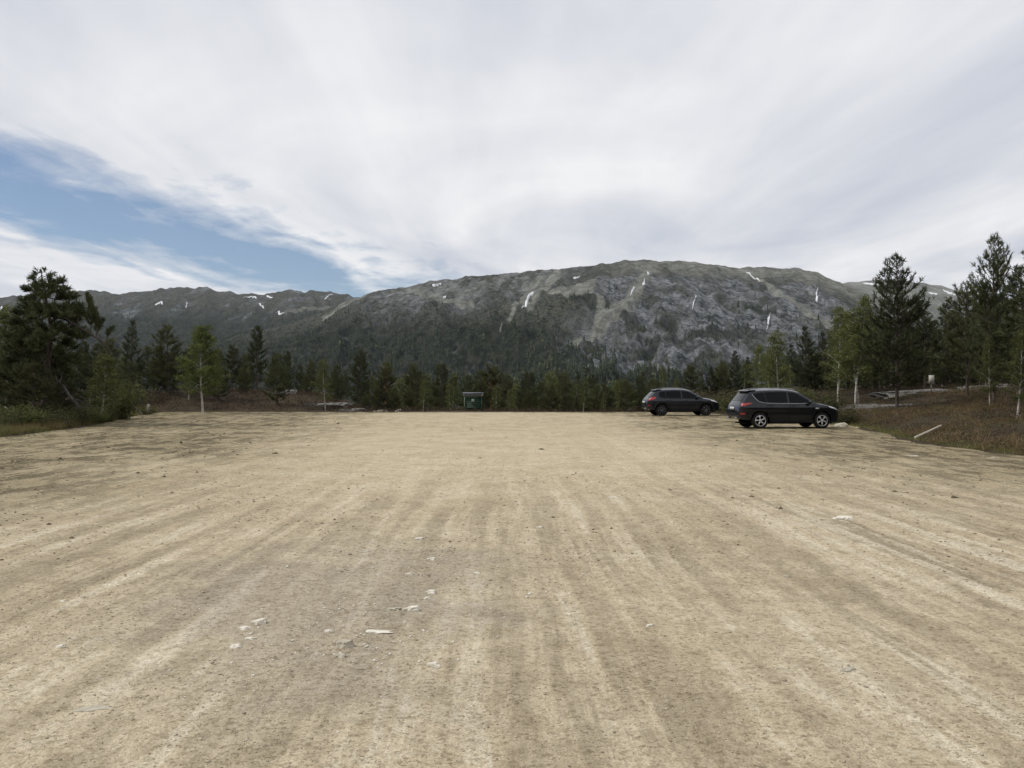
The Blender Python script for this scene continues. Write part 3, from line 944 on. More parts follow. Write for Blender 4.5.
def tree(key, px, top, Yd, label, wide=1.0, group=None, rz=None, sink=.08, dx=0.):
    tr, cr, h0 = PROTO[key]
    x = (px - 512) / FPX * Yd
    zg = hz(x, Yd) - sink
    h = EYE + (HZ - top) / FPX * Yd - zg
    fam = [k for k in NAMES if key.startswith(k)][0]
    o = thing(NAMES[fam], label, 'shrub' if fam == 'shrub' else 'tree', (x, Yd, zg), random.uniform(0, 6.28) if rz is None else rz, group)
    s = h / h0
    o.scale = (s * wide, s * wide, s)
    link('trunk', tr, parent=o) ; link('crown', cr, parent=o)
    if fam == 'shrub':
        for ch in o.children:
            if ch.name.startswith('trunk'): ch.name = 'stem'
            else: ch.name = 'foliage'
    return o


# --- the trees one can tell apart
T = tree
# left side
T('birchC', 6, 308, 42, 'olive green birch at the left edge of the lot, rising behind the crooked pine', 1.15)
T('pineC', 24, 318, 41, 'bushy dark pine directly behind the crooked old pine', 1.0)
T('birchC', 101, 355, 41, 'low rounded birch bush right of the leaning grey trunk', 1.5)
T('pineF', 34, 364, 36.5, 'bushy young pine hiding the foot of the crooked pine', 1.35)
T('pineG', 64, 370, 40, 'low dark pine between the crooked pine and the leaning grey trunk', 1.2)
T('pineG', 12, 356, 40, 'dark young pine with drooping skirt at the left picture border', 1.3)
T('shrubB', 120, 372, 44, 'small olive shrub between the leaning trunk and the slim dark pine', 1.2)
T('pineD', 132, 322, 62, 'slim dark pine with pointed top, first one right of the crooked pine', .85)
T('pineC', 168, 328, 62, 'round topped dark pine close left of the bright birch', 1.05)
T('birchA', 203, 327, 52, 'bright green birch with white trunk standing at the lot edge', 1.28, rz=1.0)
T('pineC', 232, 347, 68, 'low dark pine partly hidden right of the bright birch', .95)
T('pineB', 257, 327, 66, 'tall slender olive pine above the dark heather mound', .85)
T('pineB', 287, 352, 70, 'short pine just right of the tall slender olive one', 1.0)
T('pineC', 311, 361, 70, 'low spreading pine on the heather mound above the flat rock slab', .9)
T('pineC', 334, 371, 72, 'stunted pine at the right end of the heather mound', .9)
T('pineB', 360, 351, 74, 'wide dark pine standing alone right of the heather mound', 1.1)
T('pineE', 386, 367, 76, 'thin crowned pine between the lone dark pine and the green board', .9)
T('pineC', 412, 366, 80, 'bushy pine left of the green notice board with a bare stem', .9)
T('pineG', 441, 366, 82, 'dark green pine immediately left of the green notice board', 1.1)
T('birchC', 452, 374, 72, 'olive birch touching the left post of the green notice board', 1.0)
T('pineE', 491, 369, 70, 'red stemmed pine immediately right of the green notice board', 1.0)
# middle row right part
T('pineG', 529, 374, 78, 'dark bushy little pine to the right of the red stemmed pine', 1.2)
T('birchC', 553, 372, 90, 'pale olive birch in the middle of the far lot edge', 1.0)
T('birchC', 664, 366, 84, 'pale stemmed birch rising behind the smaller car', .8)
T('pineC', 690, 366, 66, 'bushy pine behind the bonnet of the smaller car', 1.1)
T('pineD', 711, 368, 64, 'dark bushy pine in the gap between the two cars', 1.2)
T('pineD', 735, 352, 62, 'pointed dark conifer behind the tail of the larger car', 1.0)
T('birchC', 757, 345, 58, 'olive birch behind the rear window of the larger car', 1.0)
T('birchC', 779, 333, 54, 'birch with pale straight stem above the roof of the larger car', 1.1, rz=.4)
T('pineD', 806, 328, 60, 'dark conifer behind the windscreen of the larger car', 1.0)
T('pineD', 822, 334, 62, 'dark narrow conifer left of the twin stemmed birch', .9)
T('birchB', 857, 297, 47, 'twin stemmed birch with white bent trunks beside the rock slab', 1.0, rz=.1)
T('birchC', 838, 308, 50, 'slim olive birch left of the twin stemmed birch', .9)
T('pineA', 897, 256, 42, 'tall conical pine behind the rock slab, second tallest on the bank', .95)
T('pineB', 880, 318, 54, 'dark pine tucked between the twin birch and the tall conical pine', 1.1)
T('pineB', 925, 313, 52, 'dark pine behind the small pale board', 1.2)
T('pineD', 946, 306, 56, 'dark conifer in shade right of the small pale board', 1.1)
T('pineC', 967, 288, 45, 'broad dark pine left of the tallest pine', .95)
T('pineA', 994, 236, 37, 'tallest pine of the bank, slender and pointed with open whorls of branches', .70)
T('birchC', 990, 338, 35.5, 'thin birch with white trunk foot standing right in front of the tallest pine', .75)
T('pineB', 1022, 268, 41, 'dark pine cut by the right picture border behind the tallest pine', 1.1)
T('birchC', 1017, 330, 31, 'small leaning birch on the heather at the right border', .9)
T('pineA', 1066, 222, 33, 'tall pine just outside the right border, reaching a branch in', 1.3)

# --- row of look-alikes
row_l = 'small pine or birch in the low dark row along the far lot edge'
for (px, top, Yd, k) in [(372, 378, 92, 'pineC'), (398, 380, 96, 'birchC'), (425, 377, 92, 'pineC'), (433, 384, 84, 'birchC'), (468, 376, 96, 'pineB'), (480, 380, 100, 'birchC'), (508, 381, 92, 'pineC'), (518, 384, 84, 'birchC'),
                         (541, 383, 88, 'pineG'), (566, 381, 92, 'pineC'), (579, 385, 84, 'birchC'), (591, 379, 96, 'pineG'), (604, 386, 88, 'pineC'), (617, 381, 92, 'birchC'), (629, 384, 82, 'pineC'), (640, 377, 94, 'pineG'), (652, 380, 86, 'pineC'), (676, 378, 78, 'birchC')] + [(365 + 9.2 * k + 3 * math.sin(k * 2.3), 389 + 9 * math.sin(k * 1.7 + 1), 62 + 4 * math.sin(k * 3.1), ('pineF', 'birchC', 'pineG', 'pineF', 'birchC')[k % 5]) for k in range(34) if not 10 <= k <= 12] + [(360 + 15.5 * k + 4 * math.sin(k * 2.9), 382 + 9 * math.sin(k * 1.3), 104 + 9 * math.sin(k * 2.1), ('pineG', 'pineF', 'pineD', 'birchC')[k % 4]) for k in range(22)]:
    T(k, px, top, Yd, row_l, 1.05, 'low trees along the far lot edge')
lf = 'dark background pine in the dense left wood behind the leaning trunk'
for (px, top, Yd, k) in [(-40, 312, 48, 'pineC'), (-10, 325, 52, 'pineG'), (40, 338, 56, 'pineC'), (62, 335, 60, 'pineC'), (84, 342, 62, 'pineB'), (110, 340, 70, 'pineC'), (148, 348, 76, 'pineG'), (188, 350, 78, 'pineC'), (216, 352, 80, 'pineG'), (245, 355, 84, 'pineC'), (274, 358, 86, 'pineC'), (300, 366, 88, 'pineG'), (322, 372, 86, 'pineC'), (346, 374, 90, 'pineB')] + [(-50 + 17 * k + 5 * math.sin(k * 2.7), 352 + 1.1 * max(0, k - 8) + 9 * math.sin(k * 1.9), 66 + 9 * math.sin(k * 2.2), ('pineG', 'pineF', 'birchC', 'pineG')[k % 4]) for k in range(24)] + [(-55 + 21 * k + 5 * math.sin(k * 1.7), 374 + 5 * math.sin(k * 2.9), 56 + 5 * math.sin(k * 2.2 + 1), ('pineF', 'birchC', 'pineF')[k % 3]) for k in range(9)]:
    T(k, px, top, Yd, lf, 1.05, 'background trees on the left')
rf = 'dark background conifer filling the dense wood on the right bank'
for (px, top, Yd, k) in [(722, 362, 82, 'pineC'), (748, 358, 84, 'pineD'), (770, 352, 80, 'pineC'), (792, 346, 84, 'pineD'), (832, 332, 72, 'pineC'), (848, 322, 68, 'pineB'), (868, 312, 66, 'pineD'), (888, 322, 72, 'pineC'), (908, 318, 66, 'pineD'), (915, 330, 60, 'pineC'), (934, 322, 68, 'pineD'), (955, 312, 64, 'pineB'), (978, 306, 62, 'pineD'), (1004, 302, 56, 'pineC'), (1012, 318, 50, 'pineD'), (1040, 290, 52, 'pineC'), (1075, 290, 46, 'pineB'), (1110, 280, 50, 'pineC'), (872, 345, 58, 'birchC'), (942, 340, 58, 'birchC'), (985, 345, 52, 'birchC')] + [(700 + 13 * k + 5 * math.sin(k * 2.7), 372 - 1.5 * k + 7 * math.sin(k * 1.9), 72 + 8 * math.sin(k * 2.2), ('pineG', 'birchC', 'pineF', 'birchC')[k % 4]) for k in range(31)] + [(815 + 12 * k + 4 * math.sin(k * 1.7), 356 + 10 * math.sin(k * 2.9), 57 + 4 * math.sin(k * 2.2 + 1), ('pineF', 'pineG', 'birchC', 'pineG')[k % 4]) for k in range(22)]:
    T(k, px, top, Yd, rf, 1.1, 'background trees on the right bank')
# shrubs
sh = 'low olive shrub in the undergrowth at the edge of the left wood'
for (px, top, Yd) in [(20, 399, 33.5), (48, 402, 36), (72, 401, 37.5), (-15, 397, 33), (96, 401, 40), (120, 402, 45), (5, 404, 32), (148, 403, 51), (36, 405, 34.5), (62, 406, 35.5), (110, 405, 41.5), (84, 404, 39)]:
    T(random.choice(['shrubA', 'shrubB']), px, top, Yd, sh, random.uniform(1.0, 1.5), 'shrubs at the left lot edge')
sh = 'low dull shrub in the undergrowth behind the parked cars'
for (px, top, Yd) in [(700, 390, 58), (722, 388, 54), (736, 386, 50), (752, 384, 49), (768, 386, 47), (800, 384, 48), (815, 388, 46), (832, 386, 44), (846, 402, 39), (655, 392, 61), (680, 390, 61), (640, 395, 62), (620, 399, 62)]:
    T(random.choice(['shrubA', 'shrubB']), px, top, Yd, sh, random.uniform(1.0, 1.6), 'shrubs behind the cars')


# --- the crooked pine and the leaning trunk, hand shaped
def crooked_pine():
    Yd = 38.0
    rng = np.random.default_rng(77)
    base = at(44, 412, Yd); base[2] = hz(base[0], Yd) - .05

    def rel(px, py, dy=0.):
        return at(px, py, Yd + dy) - base
    root = thing('crooked_pine', 'big crooked old pine with ragged dark crown and a drooping bare limb', 'tree', base)
    wood = MB(); tf = ([], [])

    def path(pts, n):
        P = np.array(pts); s = np.linspace(0, 1, len(P)); q = np.linspace(0, 1, n)
        out = np.stack([np.interp(q, s, P[:, k]) for k in range(3)], -1)
        out[1:-1] = (out[:-2] + 2 * out[1:-1] + out[2:]) / 4
        return out
    trunk = path([np.zeros(3), rel(45, 385, .1), rel(49, 355, -.1), rel(52, 330, .1), rel(47, 305, 0), rel(43, 285, .1), rel(41, 269, 0)], 16)
    wood.tube(trunk, np.linspace(.16, .015, 16), 9)
    big = path([rel(51, 322), rel(60, 314, -.2), rel(72, 324, -.5), rel(90, 333, -.7), rel(103, 343, -.8), rel(110, 352, -.8)], 14)
    wood.tube(big, np.linspace(.075, .03, 14), 7)
    for (a, b, dy) in ((8, (92, 312), -.4), (9, (100, 322), -.5), (6, (80, 306), -.2), (11, (112, 330), -.6), (4, (84, 316), .3), (10, (88, 300), -.9)):
        pp = path([big[a], (big[a] + rel(*b, dy)) / 2 + [0, 0, .12], rel(*b, dy)], 5)
        wood.tube(pp, np.linspace(.03, .006, 5), 5, False)
        for _ in range(2): limb_foliage(pp, rng, tf, wood, .02, s0=.25, dens=1.4, up=.7)
    limbs = []
    for (s, ex, ey, dy) in [(12, 26, 292, .4), (13, 62, 283, -.3), (12, 68, 292, .5), (11, 22, 302, -.6), (14, 54, 276, .3), (14, 30, 281, -.2), (11, 76, 300, -.2), (10, 18, 316, .5), (10, 78, 312, .8), (9, 12, 326, -.7), (9, 80, 322, .4),
                            (8, 8, 340, .2), (8, 82, 340, -.9), (7, 6, 352, -.9), (7, 78, 352, .5), (6, 10, 364, .6), (6, 76, 366, -.6), (5, 16, 376, -.8), (5, 72, 378, .2), (12, 46, 296, 1.2), (12, 44, 300, -1.2), (10, 50, 318, 1.5), (10, 40, 320, -1.5),
                            (8, 46, 340, -1.7), (8, 50, 342, 1.7), (7, 34, 350, -1.5), (6, 56, 362, 1.4), (9, 30, 310, 1.0), (9, 64, 318, -1.2), (13, 38, 288, .8), (13, 48, 290, -.8), (15, 44, 272, .1), (15, 36, 275, 0)]:
        p0 = trunk[s]; e_ = rel(ex, ey, dy)
        pp = path([p0, (p0 + e_) / 2 + [0, 0, -.1], e_], 6)
        L = np.linalg.norm(e_ - p0)
        wood.tube(pp, np.linspace(.012 + .012 * L, .005, 6), 5, False)
        limb_foliage(pp, rng, tf, wood, .015, s0=.3, dens=2.1, twig=.46, up=.8)
    Vv, F = needle_tufts(np.array(tf[0]), np.array(tf[1]), rng, 7, .17, .018)
    link('trunk', wood.mesh('trunk', True), M['bark'], root)
    link('crown', raw_mesh('crown', Vv, [F]), M['pine'], root)

    # leaning grey pine
    Yd2 = 39.5
    b2 = at(86, 412, Yd2); b2[2] = hz(b2[0], Yd2) - .05
    r2 = thing('leaning_pine', 'leaning half dead pine with bent grey trunk, in front of the crooked pine', 'tree', b2)

    def rel2(px, py, dy=0.): return at(px, py, Yd2 + dy) - b2
    wood = MB(); tf = ([], []); dead = MB()
    tr = path([np.zeros(3), rel2(77, 403, -.1), rel2(69, 396, 0), rel2(64, 386, .1), rel2(57, 380, 0), rel2(44, 379, -.1), rel2(26, 384, -.2)], 16)
    dead.tube(tr, np.linspace(.095, .03, 16), 8)
    for (s, ex, ey, dy) in [(4, 92, 406, -.4), (2, 96, 407, .3), (6, 56, 395, -.3), (9, 44, 390, -.3), (7, 70, 376, .3), (12, 26, 388, .2)]:
        e_ = rel2(ex, ey, dy); pp = path([tr[s], (tr[s] + e_) / 2 + [0, 0, .08], e_], 5)
        dead.tube(pp, np.linspace(.035, .008, 5), 5, False)
    for (s, ex, ey, dy) in [(9, 66, 362, .3), (10, 52, 356, -.4), (11, 40, 354, .5), (12, 28, 356, -.3), (13, 14, 360, .3), (15, 8, 372, -.2), (14, 16, 380, .4), (12, 36, 366, -.8), (10, 58, 368, .8), (13, 24, 366, .9), (15, 12, 366, .6)]:
        e_ = rel2(ex, ey, dy); pp = path([tr[s], (tr[s] + e_) / 2 + [0, 0, -.05], e_], 5)
        dead.tube(pp, np.linspace(.028, .006, 5), 5, False)
        for _ in range(2): limb_foliage(pp, rng, tf, wood, .015, s0=.3, dens=1.3, twig=.45)
    Vv, F = needle_tufts(np.array(tf[0]), np.array(tf[1]), rng, 7, .16, .018)
    link('trunk', dead.mesh('trunk', True), M['deadwood'], r2)
    cr = link('crown', raw_mesh('crown', Vv, [F]), M['pine'], r2)


crooked_pine()


# ------------------------------------------------------------------ ground cover
def blades(x, y, hgt, w, K, rng, lean=.5):
    z = H(x, y)
    n = len(x)
    B = np.repeat(np.stack([x, y, z - .02], -1), K, 0); h = np.repeat(hgt, K) * rng.uniform(.55, 1.2, n * K)
    B[:, :2] += rng.normal(0, .05, (n * K, 2)) * (1 + 2 * np.repeat(hgt, K))[:, None]
    a = rng.uniform(0, 6.28, n * K)
    s = np.stack([np.cos(a), np.sin(a), 0 * a], -1) * w
    tip = B + np.stack([rng.normal(0, lean, n * K) * h, rng.normal(0, lean, n * K) * h, h], -1)
    V = np.stack([B - s, B + s, tip], 1).reshape(-1, 3)
    return V, np.arange(n * K * 3).reshape(-1, 3)


def sprigs(x, y, hgt, leaf, K, rng, w=.25):
    """low dwarf shrubs: small leaves heaped to a mound"""
    z = H(x, y); n = len(x)
    C = np.repeat(np.stack([x, y, z], -1), K, 0)
    h = np.repeat(hgt, K)
    r = np.abs(rng.normal(0, w, n * K)); a = rng.uniform(0, 6.28, n * K)
    C[:, 0] += np.cos(a) * r; C[:, 1] += np.sin(a) * r
    C[:, 2] += h * rng.uniform(0, 1, n * K) ** .6 * np.clip(1 - (r / (2.5 * w)) ** 2, .1, 1)
    return leaves(C, rng, 1, leaf, .01)


rng = np.random.default_rng(42)


def bank_points(n, side, dmax, ymin, ymax):
    y = ymin + (ymax - ymin) * rng.uniform(0, 1, n) ** 1.0
    d = dmax * rng.uniform(0, 1, n) ** 1.3
    x = np.interp(y, RY, RX) + d if side > 0 else np.interp(y, LY, LX) - d
    return x, y, d


hv = []; hf = []; nv = 0


def acc(VF, store):
    store[0].append(VF[0]); store[1].append(VF[1] + store[2]); store[2] += len(VF[0])


# heather
st = [[], [], 0]
x, y, d = bank_points(9000, 1, 26, 15, 60)
k = (edge(x, y) > .35) & (fbm(x * .35, y * .35, 3) + rng.normal(0, .15, len(x)) > -.12)
acc(sprigs(x[k], y[k], rng.uniform(.12, .38, k.sum()), .026, 16, rng), st)
x, y, d = bank_points(5000, -1, 20, 36, 62)
k = (edge(x, y) > 1.0)
acc(sprigs(x[k], y[k], rng.uniform(.15, .45, k.sum()), .035, 14, rng), st)
x = rng.uniform(-27, 16, 5000); y = rng.uniform(56.3, 75, 5000)
k = (edge(x, y) > .3)
acc(sprigs(x[k], y[k], rng.uniform(.15, .40, k.sum()), .04, 14, rng), st)
o = link('heather', raw_mesh('heather', np.concatenate(st[0]), [np.concatenate(st[1])]), M['heather'])
tag(o, 'brown heather covering the banks around the lot', 'heather', kind='stuff')
# bilberry
st = [[], [], 0]
x, y, d = bank_points(7000, 1, 24, 15, 60)
k = (edge(x, y) > .15) & (fbm(x * .35 + 5, y * .35, 3) + rng.normal(0, .15, len(x)) > .0)
acc(sprigs(x[k], y[k], rng.uniform(.10, .30, k.sum()), .024, 14, rng), st)
x, y, d = bank_points(8000, -1, 14, 22, 58)
k = (edge(x, y) > 1.6)
acc(sprigs(x[k], y[k], rng.uniform(.10, .32, k.sum()), .030, 14, rng), st)
o = link('bilberry_scrub', raw_mesh('bilberry_scrub', np.concatenate(st[0]), [np.concatenate(st[1])]), M['bilberry'])
tag(o, 'low olive bilberry scrub mixed into the heather', 'scrub', kind='stuff')
# dry grass
st = [[], [], 0]
x, y, d = bank_points(9000, 1, 12, 14, 50)
f = fbm(x * .3 + 11, y * .3, 3)
k = (edge(x, y) > .1) & (f + rng.normal(0, .1, len(x)) > .06)
acc(blades(x[k], y[k], rng.uniform(.12, .34, k.sum()), .008, 9, rng, .6), st)
x, y, d = bank_points(5200, -1, 3.6, 18, 57)
e_ = edge(x, y); k = (e_ > -.7 * rng.uniform(0, 1, len(x)) ** 2) & (e_ < 2.4) & (fbm(x * .4, y * .4, 3) + rng.normal(0, .12, len(x)) > -.02)
acc(blades(x[k], y[k], rng.uniform(.12, .42, k.sum()), .009, 9, rng, .6), st)
o = link('dry_grass', raw_mesh('dry_grass', np.concatenate(st[0]), [np.concatenate(st[1])]), M['straw'])
tag(o, 'straw coloured dry grass on the banks and along the left verge', 'grass', kind='stuff')
# green grass on the left verge and both lot edges
st = [[], [], 0]
x, y, d = bank_points(9000, -1, 5, 20, 57)
e_ = edge(x, y); k = (e_ > -1.1 * rng.uniform(0, 1, len(x)) ** 2) & (e_ < 3.2)
acc(blades(x[k], y[k], rng.uniform(.08, .36, k.sum()), .010, 9, rng, .5), st)
x, y, d = bank_points(4000, 1, 3.0, 14, 50)
e_ = edge(x, y); k = (e_ > -.9 * rng.uniform(0, 1, len(x)) ** 2) & (e_ < .9)
acc(blades(x[k], y[k], rng.uniform(.05, .18, k.sum()), .008, 7, rng, .5), st)
x, y, d = bank_points(9000, -1, 1.0, 20, 57)
x = x + d + 6.5 * rng.uniform(0, 1, len(x)); e_ = edge(x, y)
k = (e_ < 0) & (rng.uniform(0, 1, len(x)) < np.clip(1 + e_ / 6, 0, 1) ** 2 * np.clip(.35 + 1.6 * fbm(x * .6, y * .5, 3), 0, 1))
acc(blades(x[k], y[k], rng.uniform(.02, .075, k.sum()), .007, 7, rng, .8), st)
o = link('verge_grass', raw_mesh('verge_grass', np.concatenate(st[0]), [np.concatenate(st[1])]), M['grass'])
tag(o, 'short olive grass along the edges of the gravel', 'grass', kind='stuff')


# pebbles on the lot
def lumps(C, S, rng, flat=.6):
    n = len(C)
    o8 = np.array([[1, 0, 0], [-1, 0, 0], [0, 1, 0], [0, -1, 0], [0, 0, 1], [0, 0, -1.]])
    f8 = np.array([[0, 2, 4], [2, 1, 4], [1, 3, 4], [3, 0, 4], [2, 0, 5], [1, 2, 5], [3, 1, 5], [0, 3, 5]])
    v = o8[None] * rng.uniform(.6, 1.3, (n, 6, 1)) + rng.normal(0, .15, (n, 6, 3))
    a = rng.uniform(0, 6.28, n); ca, sa = np.cos(a), np.sin(a)
    vx = v[..., 0] * ca[:, None] - v[..., 1] * sa[:, None]; vy = v[..., 0] * sa[:, None] + v[..., 1] * ca[:, None]
    v = np.stack([vx, vy, v[..., 2] * flat], -1) * S[:, None, None] + C[:, None]
    return v.reshape(-1, 3), (f8[None] + 6 * np.arange(n)[:, None, None]).reshape(-1, 3)


# exact lot surface for resting small things

def lot_surface(x, y):
    j = np.clip(np.searchsorted(ly, y) - 1, 0, len(ly) - 2)
    fu = np.clip((x - L0[j]) / (R0[j] - L0[j]), 0, 1) * (NU - 1)
    i = np.clip(fu.astype(int), 0, NU - 2); f = fu - i
    fy = np.clip((y - ly[j]) / (ly[j + 1] - ly[j]), 0, 1)
    a = Z[j, i] * (1 - f) + Z[j, i + 1] * f; b = Z[j + 1, i] * (1 - f) + Z[j + 1, i + 1] * f
    return a * (1 - fy) + b * fy


n = 70000
row = HZ + 20 + (780 - HZ - 20) * rng.uniform(0, 1, n) ** .8
y = EYE * FPX / (row - HZ); x = (rng.uniform(-80, 1104, n) - 512) / FPX * y
k = (edge(x, y) < -.2) & (rng.uniform(0, 1, n) < np.clip(.35 + 1.5 * fbm(x * .6, y * .4, 3), .08, 1))
x, y = x[k], y[k]
S = np.minimum(0.0036 * rng.lognormal(0, .45, len(x)) * np.clip(y / 5, .8, 2.6), .03)
V, F = lumps(np.stack([x, y, lot_surface(x, y) + S * .15], -1), S, rng)
o = link('gravel_pebbles', raw_mesh('gravel_pebbles', V, [F]), M['pebble'])
tag(o, 'loose small pebbles strewn over the sandy lot', 'gravel', kind='stuff')


n = 26000
row = HZ + 22 + 150 * rng.uniform(0, 1, n) ** .8
y = EYE * FPX / (row - HZ); x = (rng.uniform(-60, 1084, n) - 512) / FPX * y
dens = sst(-4, -12, x) * .9 + sst(4, 11, x) * .6 + .06
k = (edge(x, y) < -.1) & (rng.uniform(0, 1, n) < dens * np.clip(.3 + 1.8 * fbm(x * .5, y * .35, 3), .02, 1))
x, y = x[k], y[k]
S = .020 * rng.lognormal(0, .45, len(x)) * np.clip(y / 16, .7, 1.8)
V, F = lumps(np.stack([x, y, lot_surface(x, y)], -1), S, rng, .55)
t = NT('soil_clod'); oi = t.n('ShaderNodeNewGeometry')
t.base(t.ramp(oi.outputs['Random Per Island'], [(0, (.10, .080, .052)), (.5, (.17, .135, .088)), (1, (.27, .22, .15))]), .95, .1)
M['clod'] = t.m
o = link('soil_clods', raw_mesh('soil_clods', V, [F]), M['clod'])
tag(o, 'dark crumbs of soil scattered along the rough margins of the lot', 'soil crumbs', kind='stuff')


# ------------------------------------------------------------------ stones on the lot
def rock_mesh(seed, L, W, Hh, n=3, rough=.18, name='rock'):
    bm = bmesh.new(); bmesh.ops.create_icosphere(bm, subdivisions=n, radius=1)
    v = np.array([q.co for q in bm.verts])
    nn = .6 * perlin(v[:, 0] * 1.3 + seed, v[:, 1] * 1.3 + v[:, 2]) + .35 * perlin(v[:, 0] * 3 + seed, v[:, 1] * 3 - v[:, 2] * 2) + .2 * perlin(v[:, 2] * 6 + seed, v[:, 0] * 6 + v[:, 1] * 4)
    k = 1 + rough * 2.2 * nn
    # planar top
    v = v * k[:, None]
    v[:, 2] = np.clip(v[:, 2], -1, .62 + .15 * v[:, 0])
    v *= np.array([L / 2, W / 2, Hh])
    for q, c in zip(bm.verts, v): q.co = c
    me = bpy.data.meshes.new(name); bm.to_mesh(me); bm.free()
    return me


STONES = [  # px, row, width px, height (m), white?, label
    (260, 624.5, 15, .035, 1, 'bright wedge shaped stone at the left end of the grey patch'),
    (244, 629.5, 12, .012, 1, 'thin pale sliver of stone touching the bright wedge from below'),
    (250, 640, 12, .010, 1, 'narrow flat stone midway below the bright wedge'),
    (235.5, 648.5, 12, .022, 1, 'small oval white stone lowest of the left cluster'),
    (328.5, 631.5, 9, .018, 1, 'tiny white stone just above the large grey slab'),
    (345, 646, 21, .045, 0, 'largest stone, a split grey slab half buried in the grey patch'),
    (341, 656, 12, .020, 0, 'grey chip lying against the near side of the split slab'),
    (378, 632, 29, .008, 1, 'long broken pale vein of stone flush with the gravel'),
    (393, 609.5, 14, .016, 0, 'dull flat stone left neighbour of the brightest long stone'),
    (413, 610, 18, .035, 1, 'brightest long white stone with a knob at its end'),
    (431, 592, 11, .024, 1, 'white stone, upper one of the close pair above the brightest long stone'),
    (427, 598, 8, .018, 1, 'white stone, lower one of the close pair above the brightest long stone'),
    (409, 574.5, 8, .014, 1, 'pale stone at the end of a line of specks on the grey patch'),
    (378, 575, 4, .010, 1, 'white speck of stone at the start of the line of specks'),
    (419, 540, 9, .020, 1, 'white stone farthest out on the grey patch'),
    (431, 559, 8, .020, 1, 'white stone second farthest on the grey patch'),
    (366, 551, 12, .010, 0, 'dull pale stone left of the farthest white stones'),
    (477, 574, 7, .014, 1, 'white stone at the right rim of the grey patch'),
    (434, 665.5, 14, .030, 1, 'white angular stone nearest the camera right of the split slab'),
    (61, 648.5, 9, .022, 1, 'lone white stone far left in the tyre tracks'),
    (93, 707, 34, .006, 0, 'broad pale stone almost buried in the left foreground'),
    (843, 520, 17, .030, 1, 'lone flat white stone in front of the larger car'),
    (650, 626, 8, .016, 1, 'lone small white stone in the middle of the tracks'),
    (848, 670, 18, .016, 0, 'pale flat stone in the ruts of the right foreground'),
    (786, 577, 8, .014, 0, 'pale stone on the bright track right of the middle'),
    (911, 456, 13, .022, 0, 'flat whitish stone on the gravel below the fallen pole'),
    (994, 458, 10, .020, 0, 'flat whitish stone at the gravel edge near the right border'),
    (63, 601, 6, .014, 1, 'small pale stone beside the long ruts on the left'),
    (540, 527, 8, .016, 1, 'small pale stone in the centre of the lot'),
    (612, 498, 9, .018, 1, 'little pale stone far out toward the smaller car'),
]
for i, (px, rowp, wpx, hh, wh, lab) in enumerate(STONES):
    Yd = EYE * FPX / (rowp - HZ)
    x = (px - 512) / FPX * Yd; L = wpx / FPX * Yd
    zz = float(lot_surface(np.array([x]), np.array([Yd]))[0])
    Wd = L * random.uniform(.45, .8)
    if wpx > 25: Wd = L * .35
    me = rock_mesh(3.7 * i + 1, L, Wd, hh * 1.35, 3, .32, 'embedded_stone')
    o = link('embedded_stone', me, M['whitestone'] if wh else M['greystone'])
    o.location = (x, Yd, zz - hh * .02); o.rotation_euler = (0, 0, random.uniform(-.3, .3))
    tag(o, lab, 'stone', 'pale stones in the gravel')

# little pale chips between them
n = 1500
row = rng.normal(605, 42, n); px = 370 + (rng.normal(0, 95, n)) - (row - 605) * 1.1
k = (row > 515) & (rng.uniform(0, 1, n) < .45)
row, px = row[k], px[k]
y = EYE * FPX / (row - HZ); x = (px - 512) / FPX * y
S = .0065 * rng.lognormal(0, .5, len(x))
V, F = lumps(np.stack([x, y, lot_surface(x, y) + S * .1], -1), np.minimum(S, .022), rng, .5)
o = link('stone_chips', raw_mesh('stone_chips', V, [F]), M['whitestone'])
tag(o, 'tiny pale stone chips scattered over the grey patch of the lot', 'stone chips', kind='stuff')

# rock slabs and boulders
def rock(px, py, Yd, L, W, Hh, seed, label, rz=0., mat='rock', name='rock_slab', sink=.35, n=4):
    x = (px - 512) / FPX * Yd
    me = rock_mesh(seed, L, W, Hh, n, .16, name)
    o = link(name, me, M[mat])
    z = hz(x, Yd)
    o.location = (x, Yd, z - Hh * sink + 0.0); o.rotation_euler = (0, R(-2), rz)
    return tag(o, label, 'rock', 'bare rocks on the heath')


rock(874, 388, 44, 4.4, 2.2, .42, 3, 'flat grey rock slab at the foot of the twin birch', .08, sink=.1)
rock(916, 382, 50, 5.2, 2.4, .40, 7, 'long pale rock ledge carrying the small pale board', .12, sink=.0)
rock(985, 380, 50, 3.6, 1.8, .4, 9, 'grey rock ledge in shade behind the tallest pine', 0, sink=.1)
rock(841, 417, 37.4, .6, .5, .26, 12, 'pale boulder just ahead of the larger car', .2, 'greystone', 'boulder', .1)
rock(856, 396, 46, 2.6, 1.1, .25, 27, 'sloping grey rock left of the twin birch roots', -.1, sink=.1)
rock(318, 404, 60, 4.4, 1.2, .26, 15, 'long low rock slab across the dark heather mound', .05, sink=.0)
rock(350, 406, 59, 2.6, 1.0, .26, 18, 'short rock slab at the right end of the heather mound', -.06, sink=.0)
rock(283, 398, 64, 2.2, 1.2, .36, 19, 'grey rock hump near the tall slender olive pine', .1, sink=.0)
rock(398, 405, 59, .45, .35, .34, 22, 'small whitish boulder left of the green notice board', 0, 'whitestone', 'boulder', .0)
rock(380, 406, 59.5, 1.2, .7, .35, 24, 'grey boulder at the lot edge right of the heather mound', .3, 'greystone', 'boulder', .1)


